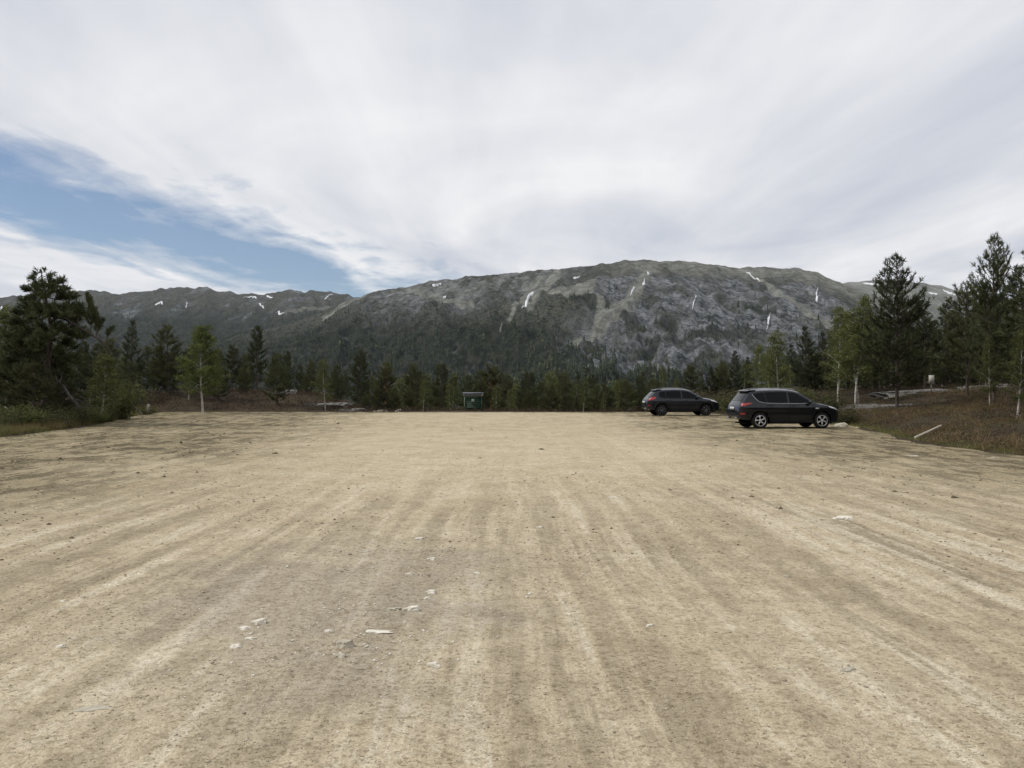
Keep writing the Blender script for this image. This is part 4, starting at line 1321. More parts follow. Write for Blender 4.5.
# ------------------------------------------------------------------ wood lying about
def stick(name, pts, rad, mat, label, cat):
    P = np.array(pts); c = P.mean(0)
    mb = MB(); n = 9
    s = np.linspace(0, 1, len(P)); q = np.linspace(0, 1, n)
    PP = np.stack([np.interp(q, s, P[:, k]) for k in range(3)], -1)
    mb.tube(PP - c, np.linspace(rad, rad * .75, n), 8)
    o = mb.build(name, mat, smooth=True); o.location = c
    return tag(o, label, cat)


t = NT('bleached_wood'); n = t.noise(t.coord((1, 1, 1)), 18, 5)
t.base(t.ramp(n, [(.3, (.30, .265, .21)), (.6, (.50, .46, .39))]), .85, .2)
M['bleached'] = t.m
Ya, Yb = 25.6, 25.9
ax = at(915, 437.5, 24.2); bx = at(941, 425.5, 24.9)
ax[2] = max(ax[2], hz(ax[0], ax[1]) + .02)
stick('fallen_pole', [ax, bx], .036, M['bleached'], 'pale stripped wooden pole lying up the heather bank', 'pole')
a1 = at(115, 372, 50); b1 = at(142, 376, 49.5); a1[2] = hz(a1[0], a1[1]) + 1.0; b1[2] = hz(b1[0], b1[1]) + .55
stick('dead_log', [a1, (a1 + b1) / 2 + np.array([0, 0, .05]), b1 + np.array([0, 0, -.5])], .07, M['deadwood'], 'grey fallen log propped in the scrub left of the bright birch', 'log')

# birch stump
bx = at(148, 392, 52); zz = hz(bx[0], 52)
mb = MB(); mb.tube([[0, 0, -.1], [.01, 0, .3], [.03, .01, .62]], [.10, .085, .08], 10)
o = mb.build('tree_stump', M['birchbark'], smooth=True); o.location = (bx[0], 52, zz)
tag(o, 'short white birch stump in the heather left of the bright birch', 'stump')

# ------------------------------------------------------------------ small pale board on the ledge
M['paleboard'] = plain('pale_board', (.52, .50, .44), .6, var=.1)
M['greypost'] = plain('grey_post', (.22, .21, .19), .8)
bp = at(931.5, 385, 48.6); zz = hz(bp[0], 48.6)
zc = EYE + (HZ - 378.5) / FPX * 48.6
r = thing('small_board', 'small blank pale board standing on the rock ledge among dark trees', 'board', (bp[0], 48.6, zz))
MB().box((0, 0, zc - zz - .06), (.31, .03, .50)).build('panel', M['paleboard'], r)
MB().box((0, .035, (zc - zz) * .5 - .05), (.06, .04, zc - zz + .1)).build('post', M['greypost'], r)

# ------------------------------------------------------------------ green notice board with roof
M['green'] = plain('green_boards', (.020, .050, .030), .6, var=.25, scale=4)
M['green2'] = plain('pale_green_post', (.10, .135, .085), .7, var=.15)
M['zinc'] = plain('grey_roof_sheet', (.15, .165, .18), .55, metal=.0, var=.12)
M['paper'] = plain('notice_paper', (.38, .46, .38), .7)
Yk = 57.6
x0 = (463.8 - 512) / FPX * Yk; x1 = (482.5 - 512) / FPX * Yk
kz = hz((x0 + x1) / 2, Yk)
ztop = EYE + (HZ - 393) / FPX * Yk - kz
W = x1 - x0
r = thing('notice_board', 'dark green roofed notice board standing at the far lot edge', 'notice board', ((x0 + x1) / 2, Yk, kz))
for sgn in (-1, 1):
    MB().box((sgn * (W / 2 - .06), 0, (ztop - .1) / 2 - .15), (.09, .09, ztop + .2)).build('post', M['green2'] if sgn < 0 else M['green'], r)
mb = MB()
for k in range(6):
    mb.box((0, .0, .16 + k * (ztop - .46) / 6 + .08), (W - .21, .035, (ztop - .46) / 6 - .008))
mb.box((0, .03, .05 + ztop / 2 - .15), (W - .22, .02, ztop - .42))
mb.build('panel', M['green'], r)
MB().box((0, -.03, ztop - .35), (W - .21, .06, .05)).build('rail', M['green'], r)
hw = W / 2 + .04
mb = MB(); mb.box((0, -.05, ztop - .13), (2 * hw, .05, .22)); mb.box((0, 0, ztop + .003), (2 * hw + .06, .34, .035), rot=(R(6), 0, 0))
for k in range(12):
    mb.box((-hw + .08 + k * (2 * hw - .16) / 11, -.078, ztop - .13), (.03, .006, .20))
mb.build('roof', M['zinc'], r)
MB().box((hw - .05, -.085, ztop - .12), (.10, .02, .13)).build('end_cap', M['paleboard'], r)
MB().box((-.02, -.030, ztop - .52), (.20, .012, .22)).build('notice', M['paper'], r)


# ------------------------------------------------------------------ cars
M['paint'] = plain('black_paint', (.0060, .0075, .0115), .18, spec=.40, coat=.22, var=.2)
M['paint2'] = plain('dark_blue_black_paint', (.007, .0105, .016), .20, spec=.40, coat=.22, var=.2)
M['clad'] = plain('black_plastic', (.012, .012, .013), .7, spec=.2)
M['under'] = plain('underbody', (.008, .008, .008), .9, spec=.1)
M['glass'] = plain('tinted_glass', (.004, .0045, .005), .04, spec=.14, var=.05)
M['chrome'] = plain('chrome_trim', (.62, .63, .65), .25, metal=1, var=.05)
M['alloy'] = plain('alloy_rim', (.60, .61, .62), .32, metal=.85, var=.08)
M['alloydark'] = plain('dark_alloy', (.10, .10, .105), .4, metal=.7, var=.1)
M['tyre'] = plain('tyre_rubber', (.014, .014, .014), .85, spec=.2, var=.2)
M['red'] = plain('red_lens', (.36, .010, .012), .15, spec=.5, coat=.6, var=.1)
M['clear'] = plain('clear_lens', (.55, .56, .57), .12, spec=.6, coat=.6, var=.1)
M['plate'] = plain('plate_white', (.62, .62, .60), .4)
M['silver'] = plain('silver_plastic', (.24, .24, .245), .45, metal=.4)


class Car:
    P = 2.6

    def __init__(s, sp):
        s.sp = sp
        s.top = np.array(sp['top']); s.bot = np.array(sp['bot']); s.wid = np.array(sp['wid']); s.prof = np.array(sp['prof'])

    def zt(s, x): return np.interp(x, s.top[:, 0], s.top[:, 1])
    def zb(s, x): return np.interp(x, s.bot[:, 0], s.bot[:, 1])
    def W(s, x): return np.interp(x, s.wid[:, 0], s.wid[:, 1])
    def pf(s, z): return np.interp(z, s.prof[:, 0], s.prof[:, 1])

    def r(s, x):
        return np.minimum(np.interp(x, [-2.3, -1.7, .4, 1.2, 2.3], [.10, .12, .12, .10, .12]), (s.zt(x) - s.zb(x)) * .45)

    def crown(s, x): return .035

    def y_at(s, x, z):
        zt, r = s.zt(x), s.r(x)
        zk = np.minimum(z, zt - r)
        y0 = s.W(x) * s.pf(zk)
        q = np.clip((z - (zt - r)) / r, 0, .97)
        return y0 * (1 - q ** s.P) ** (1 / s.P)

    def top_at(s, x, f):
        """point on the upper skin: f is the fraction of the half width"""
        zt, r = s.zt(x), s.r(x)
        y0 = s.W(x) * s.pf(zt - r)
        z = zt - r * (1 - (1 - np.abs(f) ** s.P) ** (1 / s.P)) + s.crown(x) * (1 - f * f)
        return f * y0, z

    def body(s, name, mat, parent):
        x0, x1 = s.top[0, 0], s.top[-1, 0]
        xs = np.unique(np.concatenate([np.linspace(x0, x1, 70), s.top[:, 0], x0 + .3 * np.linspace(0, 1, 16) ** 2, x1 - .3 * np.linspace(0, 1, 16) ** 2]))
        rings = []
        for x in xs:
            zt, zb, r = s.zt(x), s.zb(x), s.r(x)
            zz = zb + (zt - r - zb) * np.linspace(0, 1, 22)
            yy = s.W(x) * s.pf(zz)
            yy[0] *= .93
            f = np.cos(np.linspace(0, np.pi / 2, 12))[1:] ** .8
            ty, tz = s.top_at(x, f)
            # blend the crown so that the corner meets the side
            half = np.concatenate([np.stack([yy, zz], -1), np.stack([ty, tz], -1)])
            half[-1, 0] = 0
            full = np.concatenate([half, (half * [-1, 1])[:-1][::-1]])
            rings.append(np.stack([np.full(len(full), x), full[:, 0], full[:, 1]], -1))
        G = np.array(rings); m, n = G.shape[:2]
        mb = MB()
        i = np.arange(m - 1)[:, None] * n; j = np.arange(n)[None]; jn = (j + 1) % n
        F = np.stack([i + j, i + jn, i + n + jn, i + n + j], -1).reshape(-1, 4)
        V = G.reshape(-1, 3)
        me = raw_mesh(name, V, [F, np.array([list(range(n))[::-1]]), np.array([list(range((m - 1) * n, m * n))])])
        bm = bmesh.new(); bm.from_mesh(me); bmesh.ops.recalc_face_normals(bm, faces=bm.faces); bm.to_mesh(me); bm.free()
        o = link(name, me, mat)
        for ax in s.sp['axles']:
            for sg in (-1, 1):
                cm = MB().lathe([(.001, -.27), (s.sp['arch'], -.27), (s.sp['arch'], .27), (.001, .27)], 40).mesh('cut')
                bm = bmesh.new(); bm.from_mesh(cm); bmesh.ops.remove_doubles(bm, verts=bm.verts, dist=.003); bmesh.ops.recalc_face_normals(bm, faces=bm.faces); bm.to_mesh(cm); bm.free()
                c = link('cut', cm, M['under']); c.location = (ax, sg * (s.sp['track'] + .10), s.sp['wr'] + .02)
                md = o.modifiers.new('b', 'BOOLEAN'); md.operation = 'DIFFERENCE'; md.object = c; md.solver = 'EXACT'
        bpy.context.view_layer.update()
        dg = bpy.context.evaluated_depsgraph_get()
        nm = bpy.data.meshes.new_from_object(o.evaluated_get(dg))
        for md in list(o.modifiers):
            c = md.object; o.modifiers.remove(md); bpy.data.objects.remove(c)
        o.data = nm
        nm.polygons.foreach_set('use_smooth', np.ones(len(nm.polygons), bool))
        try: nm.set_sharp_from_angle(angle=R(32))
        except Exception: pass
        o.parent = parent
        return o

    def patch(s, B, T, side=-1, off=.006, nu=16, nv=8):
        """skin patch on the flank between a lower and an upper polyline given in side view (x,z)"""
        B = np.array(B, float); T = np.array(T, float)
        u = np.linspace(0, 1, nu)

        def along(Pn):
            d = np.concatenate([[0], np.cumsum(np.hypot(*np.diff(Pn, axis=0).T))]); d /= d[-1]
            return np.stack([np.interp(u, d, Pn[:, 0]), np.interp(u, d, Pn[:, 1])], -1)
        b, t_ = along(B), along(T)
        v = np.linspace(0, 1, nv)[:, None, None]
        G2 = b[None] * (1 - v) + t_[None] * v
        y = s.y_at(G2[..., 0], G2[..., 1]) + off
        return np.stack([G2[..., 0], side * y, G2[..., 1]], -1)

    def top_patch(s, xa, xb, fa, fb, off=.008, nu=10, nv=14):
        x = np.linspace(xa, xb, nu)[:, None]; ff = np.linspace(-1, 1, nv)[None]
        lim = np.linspace(fa, fb, nu)[:, None]
        y, z = s.top_at(x + 0 * ff, ff * lim)
        dz = (s.zt(x + .01) - s.zt(x - .01)) / .02
        nrm = 1 / np.sqrt(1 + dz * dz)
        return np.stack([x + 0 * ff - off * dz * nrm, y, z + off * nrm], -1)


def solid(G, th=.006):
    """give a surface patch a thickness towards the inside (along y or down)"""
    mb = MB().grid(G)
    return mb


def wheel_meshes(wr, wd, spokes, dark, style):
    ty = MB().lathe([(wr * .66, -wd / 2 + .01), (wr * .80, -wd / 2 - .004), (wr * .93, -wd / 2 + .008), (wr, -wd / 2 + .035), (wr + .003, 0), (wr, wd / 2 - .035), (wr * .93, wd / 2 - .008), (wr * .80, wd / 2 + .004), (wr * .66, wd / 2 - .01)], 40, closed=True)
    tm = ty.mesh('tyre', True); tm.materials.append(M['tyre'])
    rm = MB()
    ro = wr * .68
    rm.lathe([(ro, -wd / 2 - .004), (ro, -wd / 2 + .03), (ro * .90, -wd / 2 + .03), (ro * .90, -wd / 2 + .005)], 40, closed=True)
    rm.lathe([(.001, -wd / 2 - .002), (.055, -wd / 2 - .002), (.065, -wd / 2 + .03), (.001, -wd / 2 + .03)], 20)
    for k in range(spokes):
        a = 2 * np.pi * k / spokes
        for da in ((-.12, .12) if style == 'twin' else (0,)):
            aa = a + da
            c = np.array([math.cos(aa), 0, math.sin(aa)])
            p0 = np.array([math.cos(a), 0, math.sin(a)]) * .04; p1 = c * ro * .93
            mid = (p0 + p1) / 2; L = np.linalg.norm(p1 - p0); an = math.atan2((p1 - p0)[2], (p1 - p0)[0])
            rm.box((mid[0], -wd / 2 + .014, mid[2]), (L, .028, .026 if style == 'twin' else .048), rot=(0, -an, 0))
    rmm = rm.mesh('rim'); rmm.materials.append(M['alloydark'] if dark else M['alloy'])
    bk = MB().lathe([(.001, -wd / 2 + .07), (ro * .98, -wd / 2 + .07), (ro * .98, wd / 2 - .02), (.001, wd / 2 - .02)], 32).mesh('wheel_backing', True); bk.materials.append(M['under'])  # dark backing disc put where only shade shows between the spokes
    return tm, rmm, bk


def build_car(sp, loc, rz):
    root = thing('parked_car', sp['label'], 'car', loc, rz)
    c = Car(sp)
    c.body('body', sp['paint'], root)
    # wheels: rims face outwards
    tm, rmm, bk = wheel_meshes(sp['wr'], .225, sp['spokes'], sp['darkrim'], sp['rimstyle'])
    for ax in sp['axles']:
        for sg in (-1, 1):
            w = thing('wheel', None, None, (ax, sg * sp['track'], sp['wr'] - .004))
            w.parent = root; w.rotation_euler = (0, random.uniform(0, 1), 0 if sg < 0 else math.pi)
            link('tyre', tm, parent=w); link('rim', rmm, parent=w); link('wheel_backing', bk, parent=w)
            arch = []
            if sp['cladarch']:
                a = np.linspace(R(-8), R(188), 30)
                G = np.zeros((5, 30, 3))
                for kk, rr in enumerate((sp['arch'] - .004, sp['arch'] + .002, sp['arch'] + .035, sp['arch'] + .06, sp['arch'] + .062)):
                    xx = ax + rr * np.cos(a); zz = np.maximum(sp['wr'] + .02 + rr * np.sin(a), c.zb(xx) + .01)
                    yy = c.y_at(xx, zz) + (0.012, .016, .016, .012, -.01)[kk]
                    if kk == 0: yy = yy - .05
                    G[kk] = np.stack([xx, sg * yy, zz], -1)
                MB().grid(G).build('wheel_arch', M['clad'], root, True)
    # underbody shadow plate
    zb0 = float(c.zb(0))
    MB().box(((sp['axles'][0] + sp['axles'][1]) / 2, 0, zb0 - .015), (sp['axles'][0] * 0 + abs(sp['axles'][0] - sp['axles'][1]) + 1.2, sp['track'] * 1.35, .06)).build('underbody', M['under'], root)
    for sg in (-1, 1):
        for nm_, B, T_ in sp['windows']:
            MB().grid(c.patch(B, T_, sg, .007)).build('side_window', M['glass'], root, True)
        for nm_, B, T_ in sp['doors']:
            d = MB().grid(c.patch(B, T_, sg, .004, 20, 14)).build('door', sp['paint'], root, True)
            hx, hz_ = nm_
            y = float(c.y_at(hx, hz_)) + .022
            MB().box((hx, sg * y, hz_), (.20, .03, .032)).build('door_handle', sp['handle'], d)
        # dark gaps round the doors
        mb = MB()
        for pts in sp['seams']:
            P_ = np.array(pts, float)
            P2 = np.stack([np.interp(np.linspace(0, 1, 14), np.linspace(0, 1, len(P_)), P_[:, k]) for k in (0, 1)], -1)
            y = c.y_at(P2[:, 0], P2[:, 1]) + .004
            mb.tube(np.stack([P2[:, 0], sg * y, P2[:, 1]], -1), .006, 4, False)
        mb.build('door_gap', M['under'], root)
        for pts, rad in sp['trim']:
            P_ = np.array(pts, float)
            P2 = np.stack([np.interp(np.linspace(0, 1, 40), np.linspace(0, 1, len(P_)), P_[:, k]) for k in (0, 1)], -1)
            y = c.y_at(P2[:, 0], P2[:, 1]) + .009
            MB().tube(np.stack([P2[:, 0], sg * y, P2[:, 1]], -1), rad, 6).build('window_trim', M['chrome'] if sp['chrome'] else M['clad'], root, True)
        MB().grid(c.patch(*sp['sill'], sg, .012, 24, 5)).build('sill', M['clad'], root, True)
        MB().grid(c.patch(*sp['tail'], sg, .012, 16, 8)).build('taillight', M['red'], root, True)
        MB().grid(c.patch(*sp['head'], sg, .010, 16, 8)).build('headlight', M['clear'], root, True)
        # mirror
        mx, mz = sp['mirror']
        y = float(c.y_at(mx, mz))
        me = rock_mesh(1.0, .20, .24, .075, 3, .0, 'mirror')
        m_ = link('mirror', me, sp['paint'], root); m_.location = (mx, sg * (y + .13), mz + .04)
        for p in me.polygons: p.use_smooth = True
        MB().box((mx, sg * (y + .02), mz), (.07, .12, .03)).build('mirror_arm', M['clad'], m_).location = (-mx, -sg * (y + .13), -mz - .04)
        # rails
        xs = np.linspace(*sp['rail'], 16)
        zr = c.zt(xs) + .028 + sp['railh'] * np.sin(np.linspace(0, np.pi, 16)) ** .35
        yr = c.W(xs) * c.pf(c.zt(xs) - .12) * .90
        MB().tube(np.stack([xs, sg * yr, zr], -1), sp['railr'], 6).build('roof_rail', M['chrome'] if sp['chrome'] else M['silver'], root, True)
        # rear reflector
        MB().grid(c.patch(*sp['refl'], sg, .014, 6, 4)).build('reflector', M['red'], root, True)
    MB().grid(c.top_patch(*sp['screen'])).build('windscreen', M['glass'], root, True)
    MB().grid(c.top_patch(*sp['rearglass'])).build('rear_window', M['glass'], root, True)
    # tail spoiler, bumper skid, plate, exhaust, badge, grille
    sx, sz, sl = sp['spoiler']
    hw = float(c.W(sx + .2) * c.pf(sz) * .92)
    mb = MB()
    pr = np.array([(0, -.012), (-sl * .6, -.02), (-sl, -.035), (-sl, -.015), (-sl * .5, .022), (.22, .04), (.22, .0)])
    n = 13; yy = np.linspace(-1, 1, n)
    G = np.array([[[sx + p[0] + .10 * (1 - abs(q) ** 3) * 0 + .06 * abs(q) ** 3, q * hw, sz + p[1] + .02 * (1 - q * q)] for q in yy] for p in pr])
    G = np.concatenate([G, G[:1]])
    mb.grid(G); mb.build('spoiler', sp['paint'], root, False)
    x0 = sp['top'][0][0]
    MB().box((x0 + .0, 0, sp['platez']), (.03, .52, .11), rot=(0, R(-8), 0)).build('number_plate', M['plate'], root)
    bz = sp['skidz']
    mb = MB()
    G = []
    for zz, ins in ((bz - .10, .05), (bz - .05, -.005), (bz + .04, -.012), (bz + .08, .01)):
        q = np.linspace(-1, 1, 21)
        G.append(np.stack([x0 + ins + .20 * np.abs(q) ** 5, q * (float(c.W(x0 + .2)) * .96), zz + 0 * q], -1))
    mb.grid(np.array(G)); mb.build('rear_bumper', M['clad'], root, True)
    for yy in sp['exhaust']:
        MB().lathe([(.038, -.10), (.042, .10), (.034, .10), (.030, -.10)], 16, closed=True).build('exhaust_pipe', M['silver'], root, True)
        o = [q for q in root.children if q.name.startswith('exhaust_pipe')][-1]
        o.rotation_euler = (0, 0, R(90)); o.location = (x0 + .06, yy, sp['exz'])
    x1 = sp['top'][-1][0]
    mb = MB()
    for k in range(3):
        mb.box((x1 - .02, 0, .52 + .09 * k), (.06, 1.05 - .1 * k, .05))
    mb.build('grille', M['clad'], root)
    for bx_, bz_ in sp['badge']:
        for sg in (-1, 1):
            y = float(c.y_at(bx_, bz_)) + .006
            MB().box((bx_, sg * y, bz_), (.17, .012, .045)).build('side_badge', M['chrome'], root)
    return root


SUV = dict(
    label='larger black SUV with silver roof rails and bright alloy wheels',
    top=[(-2.25, .62), (-2.235, .80), (-2.17, .98), (-2.10, 1.10), (-1.98, 1.25), (-1.80, 1.50), (-1.74, 1.58), (-1.60, 1.615), (-1.2, 1.648), (-.7, 1.665), (-.3, 1.665), (.05, 1.645), (.30, 1.605), (.45, 1.56), (.75, 1.375), (1.05, 1.175), (1.14, 1.115), (1.25, 1.085), (1.6, 1.03), (1.9, .96), (2.06, .89), (2.15, .80), (2.21, .68), (2.24, .56), (2.25, .50)],
    bot=[(-2.25, .50), (-2.1, .42), (-1.75, .34), (-1.4, .26), (0, .24), (1.5, .24), (1.9, .24), (2.15, .26), (2.25, .36)],
    wid=[(-2.25, .66), (-2.20, .76), (-2.10, .845), (-1.95, .895), (-1.6, .92), (-1.0, .915), (0, .91), (1.0, .915), (1.5, .92), (1.85, .89), (2.02, .83), (2.14, .73), (2.21, .60), (2.25, .42)],
    prof=[(.2, .93), (.32, .965), (.45, .97), (.60, .985), (.70, .985), (.86, 1.0), (.91, .998), (.99, .965), (1.05, .945), (1.10, .935), (1.25, .875), (1.45, .785), (1.55, .735), (1.65, .69)],
    axles=(1.36, -1.33), track=.79, wr=.345, arch=.41, spokes=5, rimstyle='twin', darkrim=False, paint=M['paint'], handle=M['paint'], chrome=True, cladarch=False,
    windows=[('a', [(-1.50, 1.34), (-1.36, 1.17), (-1.10, 1.11), (-1.02, 1.10)], [(-1.58, 1.455), (-1.40, 1.505), (-1.20, 1.53), (-1.12, 1.535)]),
             ('b', [(-.99, 1.10), (-.13, 1.085)], [(-1.09, 1.537), (-.50, 1.555), (-.13, 1.55)]),
             ('c', [(-.05, 1.083), (.60, 1.085), (.93, 1.10)], [(-.05, 1.547), (.20, 1.51), (.34, 1.455)])],
    doors=[((-.87, .99), [(-1.02, .52), (-.60, .36), (-.10, .36)], [(-1.02, 1.07), (-.10, 1.06)]), ((.10, .98), [(-.07, .36), (.92, .36)], [(-.07, 1.06), (.92, 1.075)])],
    seams=[[(-.085, .36), (-.085, 1.06)], [(.94, .36), (1.0, .7), (.96, 1.08)], [(-1.04, 1.08), (-1.04, .72), (-.88, .50), (-.80, .37)], [(-.80, .36), (.94, .35)]],
    trim=[([(-1.64, 1.46), (-1.54, 1.31), (-1.38, 1.145), (-1.10, 1.085), (-.4, 1.07), (.4, 1.067), (.97, 1.085)], .011)],
    sill=([(-.92, .255), (.98, .255)], [(-.92, .37), (.98, .36)]),
    tail=([(-2.165, .945), (-2.02, .97), (-1.70, 1.055)], [(-2.115, 1.075), (-2.0, 1.095), (-1.66, 1.10)]),
    head=([(1.68, .90), (1.90, .83), (2.10, .77)], [(1.62, .975), (1.88, .915), (2.06, .835)]),
    refl=([(-2.16, .60), (-1.98, .62)], [(-2.16, .655), (-1.98, .675)]),
    mirror=(.80, 1.10), rail=(-1.55, .25), railh=.022, railr=.013, screen=(.46, 1.13, .80, .86), rearglass=(-2.06, -1.80, .80, .78), spoiler=(-1.72, 1.60, .17),
    platez=.86, skidz=.58, exhaust=(-.52, .52), exz=.45, badge=[(1.14, .86)])
XOV = dict(
    label='smaller dark crossover hatchback with black cladding and dim dark wheels',
    top=[(-2.20, .60), (-2.185, .78), (-2.13, .92), (-2.06, 1.02), (-1.90, 1.18), (-1.72, 1.36), (-1.58, 1.47), (-1.45, 1.515), (-1.1, 1.55), (-.6, 1.57), (-.2, 1.572), (.1, 1.555), (.32, 1.515), (.48, 1.465), (.80, 1.285), (1.10, 1.11), (1.20, 1.055), (1.32, 1.03), (1.6, .985), (1.88, .92), (2.04, .85), (2.13, .76), (2.19, .62), (2.21, .54), (2.22, .48)],
    bot=[(-2.20, .46), (-2.05, .40), (-1.7, .33), (-1.35, .27), (0, .25), (1.5, .25), (1.85, .25), (2.10, .27), (2.22, .36)],
    wid=[(-2.20, .62), (-2.15, .73), (-2.05, .81), (-1.9, .86), (-1.55, .89), (-1.0, .885), (0, .88), (1.0, .885), (1.5, .89), (1.8, .865), (1.98, .80), (2.10, .70), (2.18, .56), (2.22, .40)],
    prof=[(.2, .93), (.32, .965), (.45, .975), (.60, .985), (.68, .98), (.82, 1.0), (.86, .998), (.94, .965), (1.0, .948), (1.04, .935), (1.2, .86), (1.36, .785), (1.46, .73), (1.58, .68)],
    axles=(1.32, -1.31), track=.765, wr=.335, arch=.40, spokes=7, rimstyle='single', darkrim=True, paint=M['paint2'], handle=M['paint2'], chrome=False, cladarch=True,
    windows=[('a', [(-1.46, 1.20), (-1.35, 1.09), (-1.05, 1.055)], [(-1.42, 1.375), (-1.25, 1.415), (-1.10, 1.43)]),
             ('b', [(-1.02, 1.053), (-.16, 1.04)], [(-1.06, 1.433), (-.50, 1.455), (-.16, 1.452)]),
             ('c', [(-.08, 1.038), (.60, 1.035), (.98, 1.045)], [(-.08, 1.448), (.20, 1.42), (.38, 1.365)])],
    doors=[((-.88, .93), [(-1.02, .52), (-.60, .38), (-.13, .38)], [(-1.02, 1.02), (-.13, 1.01)]), ((.08, .92), [(-.10, .38), (.95, .38)], [(-.10, 1.01), (.95, 1.02)])],
    seams=[[(-.115, .38), (-.115, 1.01)], [(.97, .38), (1.02, .7), (.99, 1.03)], [(-1.04, 1.03), (-1.04, .72), (-.88, .50), (-.82, .39)]],
    trim=[([(-1.48, 1.19), (-1.37, 1.07), (-1.05, 1.035), (-.4, 1.022), (.4, 1.018), (1.02, 1.03)], .008)],
    sill=([(-.90, .262), (.92, .262)], [(-.90, .42), (.92, .41)]),
    tail=([(-2.10, .885), (-1.96, .92), (-1.66, 1.00)], [(-2.03, 1.03), (-1.90, 1.10), (-1.66, 1.11)]),
    head=([(1.62, .87), (1.88, .80), (2.07, .75)], [(1.60, .945), (1.86, .885), (2.03, .81)]),
    refl=([(-2.11, .58), (-1.98, .59)], [(-2.11, .62), (-1.98, .635)]),
    mirror=(.80, 1.05), rail=(-1.35, .15), railh=.045, railr=.016, screen=(.49, 1.18, .80, .86), rearglass=(-2.0, -1.62, .80, .78), spoiler=(-1.56, 1.50, .16),
    platez=.80, skidz=.56, exhaust=(-.48,), exz=.42, badge=[])


def place_car(sp, pr, pf_, Yd, yaw):
    """pr/pf_: picture columns of the near rear and front wheel"""
    mid = (sp['axles'][0] + sp['axles'][1]) / 2
    # near side wheels are on the car's right: y = -track
    xm = ((pr + pf_) / 2 - 512) / FPX * Yd
    fx = np.array([math.cos(yaw), math.sin(yaw)]); lt = np.array([-math.sin(yaw), math.cos(yaw)])
    c0 = np.array([xm, Yd]) - fx * mid + lt * sp['track']
    zs = [float(lot_surface(np.array([c0[0] + (fx * a + lt * b)[0]]), np.array([c0[1] + (fx * a + lt * b)[1]]))[0]) for a in sp['axles'] for b in (-sp['track'], sp['track'])]
    return build_car(sp, (c0[0], c0[1], float(np.mean(zs))), yaw)


place_car(SUV, 759.2, 821.6, 35.2, R(4))
place_car(XOV, 661.0, 706.3, 48.6, R(4))

# ------------------------------------------------------------------ haze
HAZE = 0.000025
t = NT('haze')
t.t.nodes.remove(t.b)
pv = t.n('ShaderNodeVolumePrincipled'); pv.inputs['Color'].default_value = (.80, .88, .98, 1); pv.inputs['Density'].default_value = HAZE; pv.inputs['Anisotropy'].default_value = .2
t.l(pv.outputs[0], t.t.nodes['Material Output'].inputs['Volume'])
hb = MB().box((0, 2800, 420), (15000, 9000, 1180)).build('haze', t.m)
tag(hb, 'thin bluish air between the lot and the mountains', 'haze', kind='stuff')

# ------------------------------------------------------------------ light
SUN_EL, SUN_AZ = 47, -98          # azimuth clockwise from +Y (ahead)
sd = bpy.data.lights.new('sun', 'SUN'); sd.energy = 2.1; sd.angle = R(12); sd.color = (1, .955, .88)
so = bpy.data.objects.new('sun', sd); COL.objects.link(so)
dv = Vector((math.sin(R(SUN_AZ)) * math.cos(R(SUN_EL)), math.cos(R(SUN_AZ)) * math.cos(R(SUN_EL)), math.sin(R(SUN_EL))))
so.rotation_euler = (-dv).to_track_quat('-Z', 'Y').to_euler()
so.location = (0, 0, 900)

w = bpy.data.worlds.new('World'); SC.world = w; w.use_nodes = True
wt = w.node_tree; wt.nodes.clear()


class WN(NT):
    def __init__(s): s.t = wt


q = WN()
out = q.n('ShaderNodeOutputWorld'); bg = q.n('ShaderNodeBackground'); q.l(bg.outputs[0], out.inputs[0]); bg.inputs['Strength'].default_value = .10
sky = q.n('ShaderNodeTexSky', sky_type='NISHITA'); sky.sun_disc = False; sky.sun_elevation = R(SUN_EL); sky.sun_rotation = R(SUN_AZ)
sky.altitude = 800; sky.air_density = 1.0; sky.dust_density = .6; sky.ozone_density = 1.5
tc = q.n('ShaderNodeTexCoord'); sep = q.n('ShaderNodeSeparateXYZ'); q.l(tc.outputs['Generated'], sep.inputs[0])
zc = q.math('MAXIMUM', q.math('ADD', sep.outputs['Z'], .02), .035)
pxn = q.math('DIVIDE', sep.outputs['X'], zc); pyn = q.math('DIVIDE', sep.outputs['Y'], zc)
cmb = q.n('ShaderNodeCombineXYZ'); q.l(pxn, cmb.inputs[0]); q.l(pyn, cmb.inputs[1])


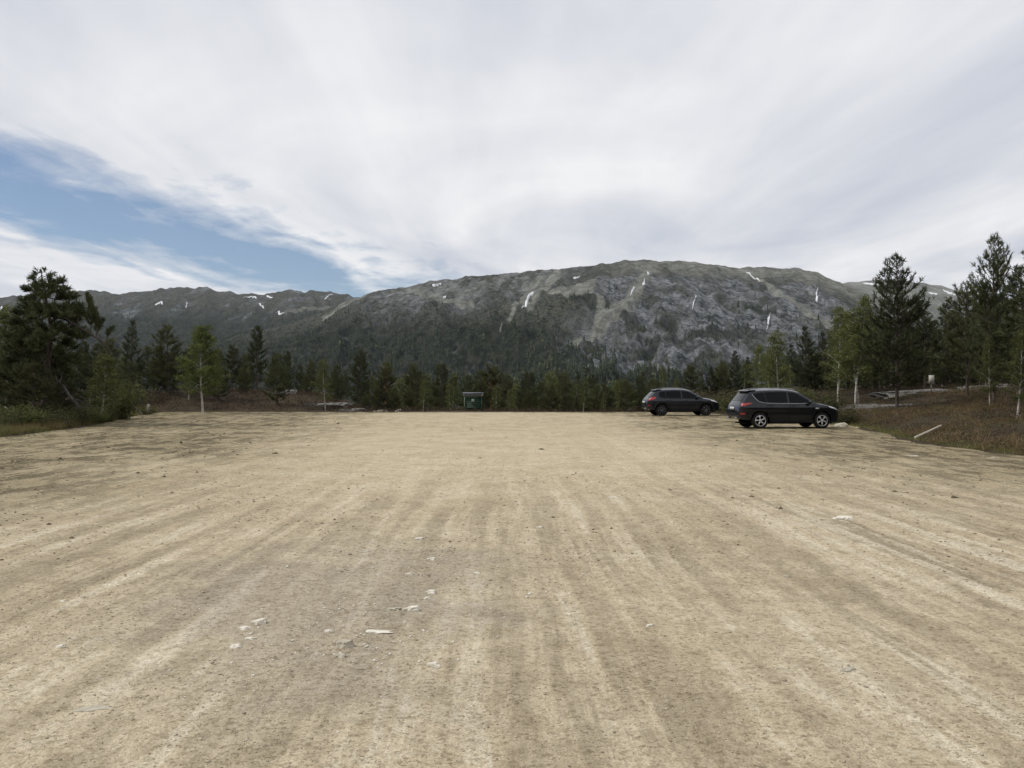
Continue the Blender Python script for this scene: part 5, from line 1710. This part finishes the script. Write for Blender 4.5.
def skymap(scale, rz, loc=(0, 0, 0)):
    mp = q.n('ShaderNodeMapping'); mp.inputs['Scale'].default_value = scale; mp.inputs['Rotation'].default_value = (0, 0, R(rz)); mp.inputs['Location'].default_value = loc
    q.l(cmb.outputs[0], mp.inputs[0]); return mp.outputs[0]


st1 = q.noise(skymap((1, .20, 1), 15), 1.5, 5, .55, .4)        # long streaks of the cloud sheet
st2 = q.noise(skymap((1, .45, 1), -14, (3, 1, 0)), .62, 5, .5, .9)     # wide folds
st3 = q.noise(skymap((1, .6, 1), 20, (7, 2, 0)), 3.2, 5, .6, .3)
# clear strip of sky: distance from its axis  x = -2.25 + .10*(y-4)
axis = q.math('MULTIPLY', pyn, .265)
dd = q.math('SUBTRACT', q.math('SUBTRACT', pxn, axis), -3.37)
dist_ = q.math('ABSOLUTE', dd)
dist_ = q.math('ADD', dist_, q.math('MULTIPLY', q.math('SUBTRACT', st1, .5), 2.3))
dist_ = q.math('ADD', dist_, q.math('MULTIPLY', q.math('SUBTRACT', st3, .5), 1.9))
cover = q.ramp(q.math('MULTIPLY', dist_, .8), [(.20, .06), (.50, .38), (.92, 1.)])
tone = q.math('ADD', q.math('MULTIPLY', st2, .64), q.math('MULTIPLY', st1, .36))
cloud = q.ramp(tone, [(.39, (5.5, 5.8, 6.5)), (.48, (6.8, 6.95, 7.35)), (.59, (8.4, 8.4, 8.5))])
blue = q.mix(1.0, sky.outputs[0], (.77, .81, .86), 'MULTIPLY')
mixc = q.mix(cover, blue, cloud)
q.l(mixc, bg.inputs['Color'])
w.cycles.sampling_method = 'MANUAL'; w.cycles.sample_map_resolution = 512

# ------------------------------------------------------------------ render settings
SC.render.engine = 'CYCLES'
cy = SC.cycles
cy.max_bounces = 5; cy.diffuse_bounces = 2; cy.glossy_bounces = 3; cy.transmission_bounces = 2; cy.transparent_max_bounces = 6; cy.volume_bounces = 0
cy.use_denoising = True
cy.use_adaptive_sampling = True; cy.adaptive_threshold = .02
SC.view_settings.view_transform = 'Standard'; SC.view_settings.look = 'None'
SC.view_settings.exposure = 0.14; SC.view_settings.gamma = 1; SC.view_settings.use_curve_mapping = False
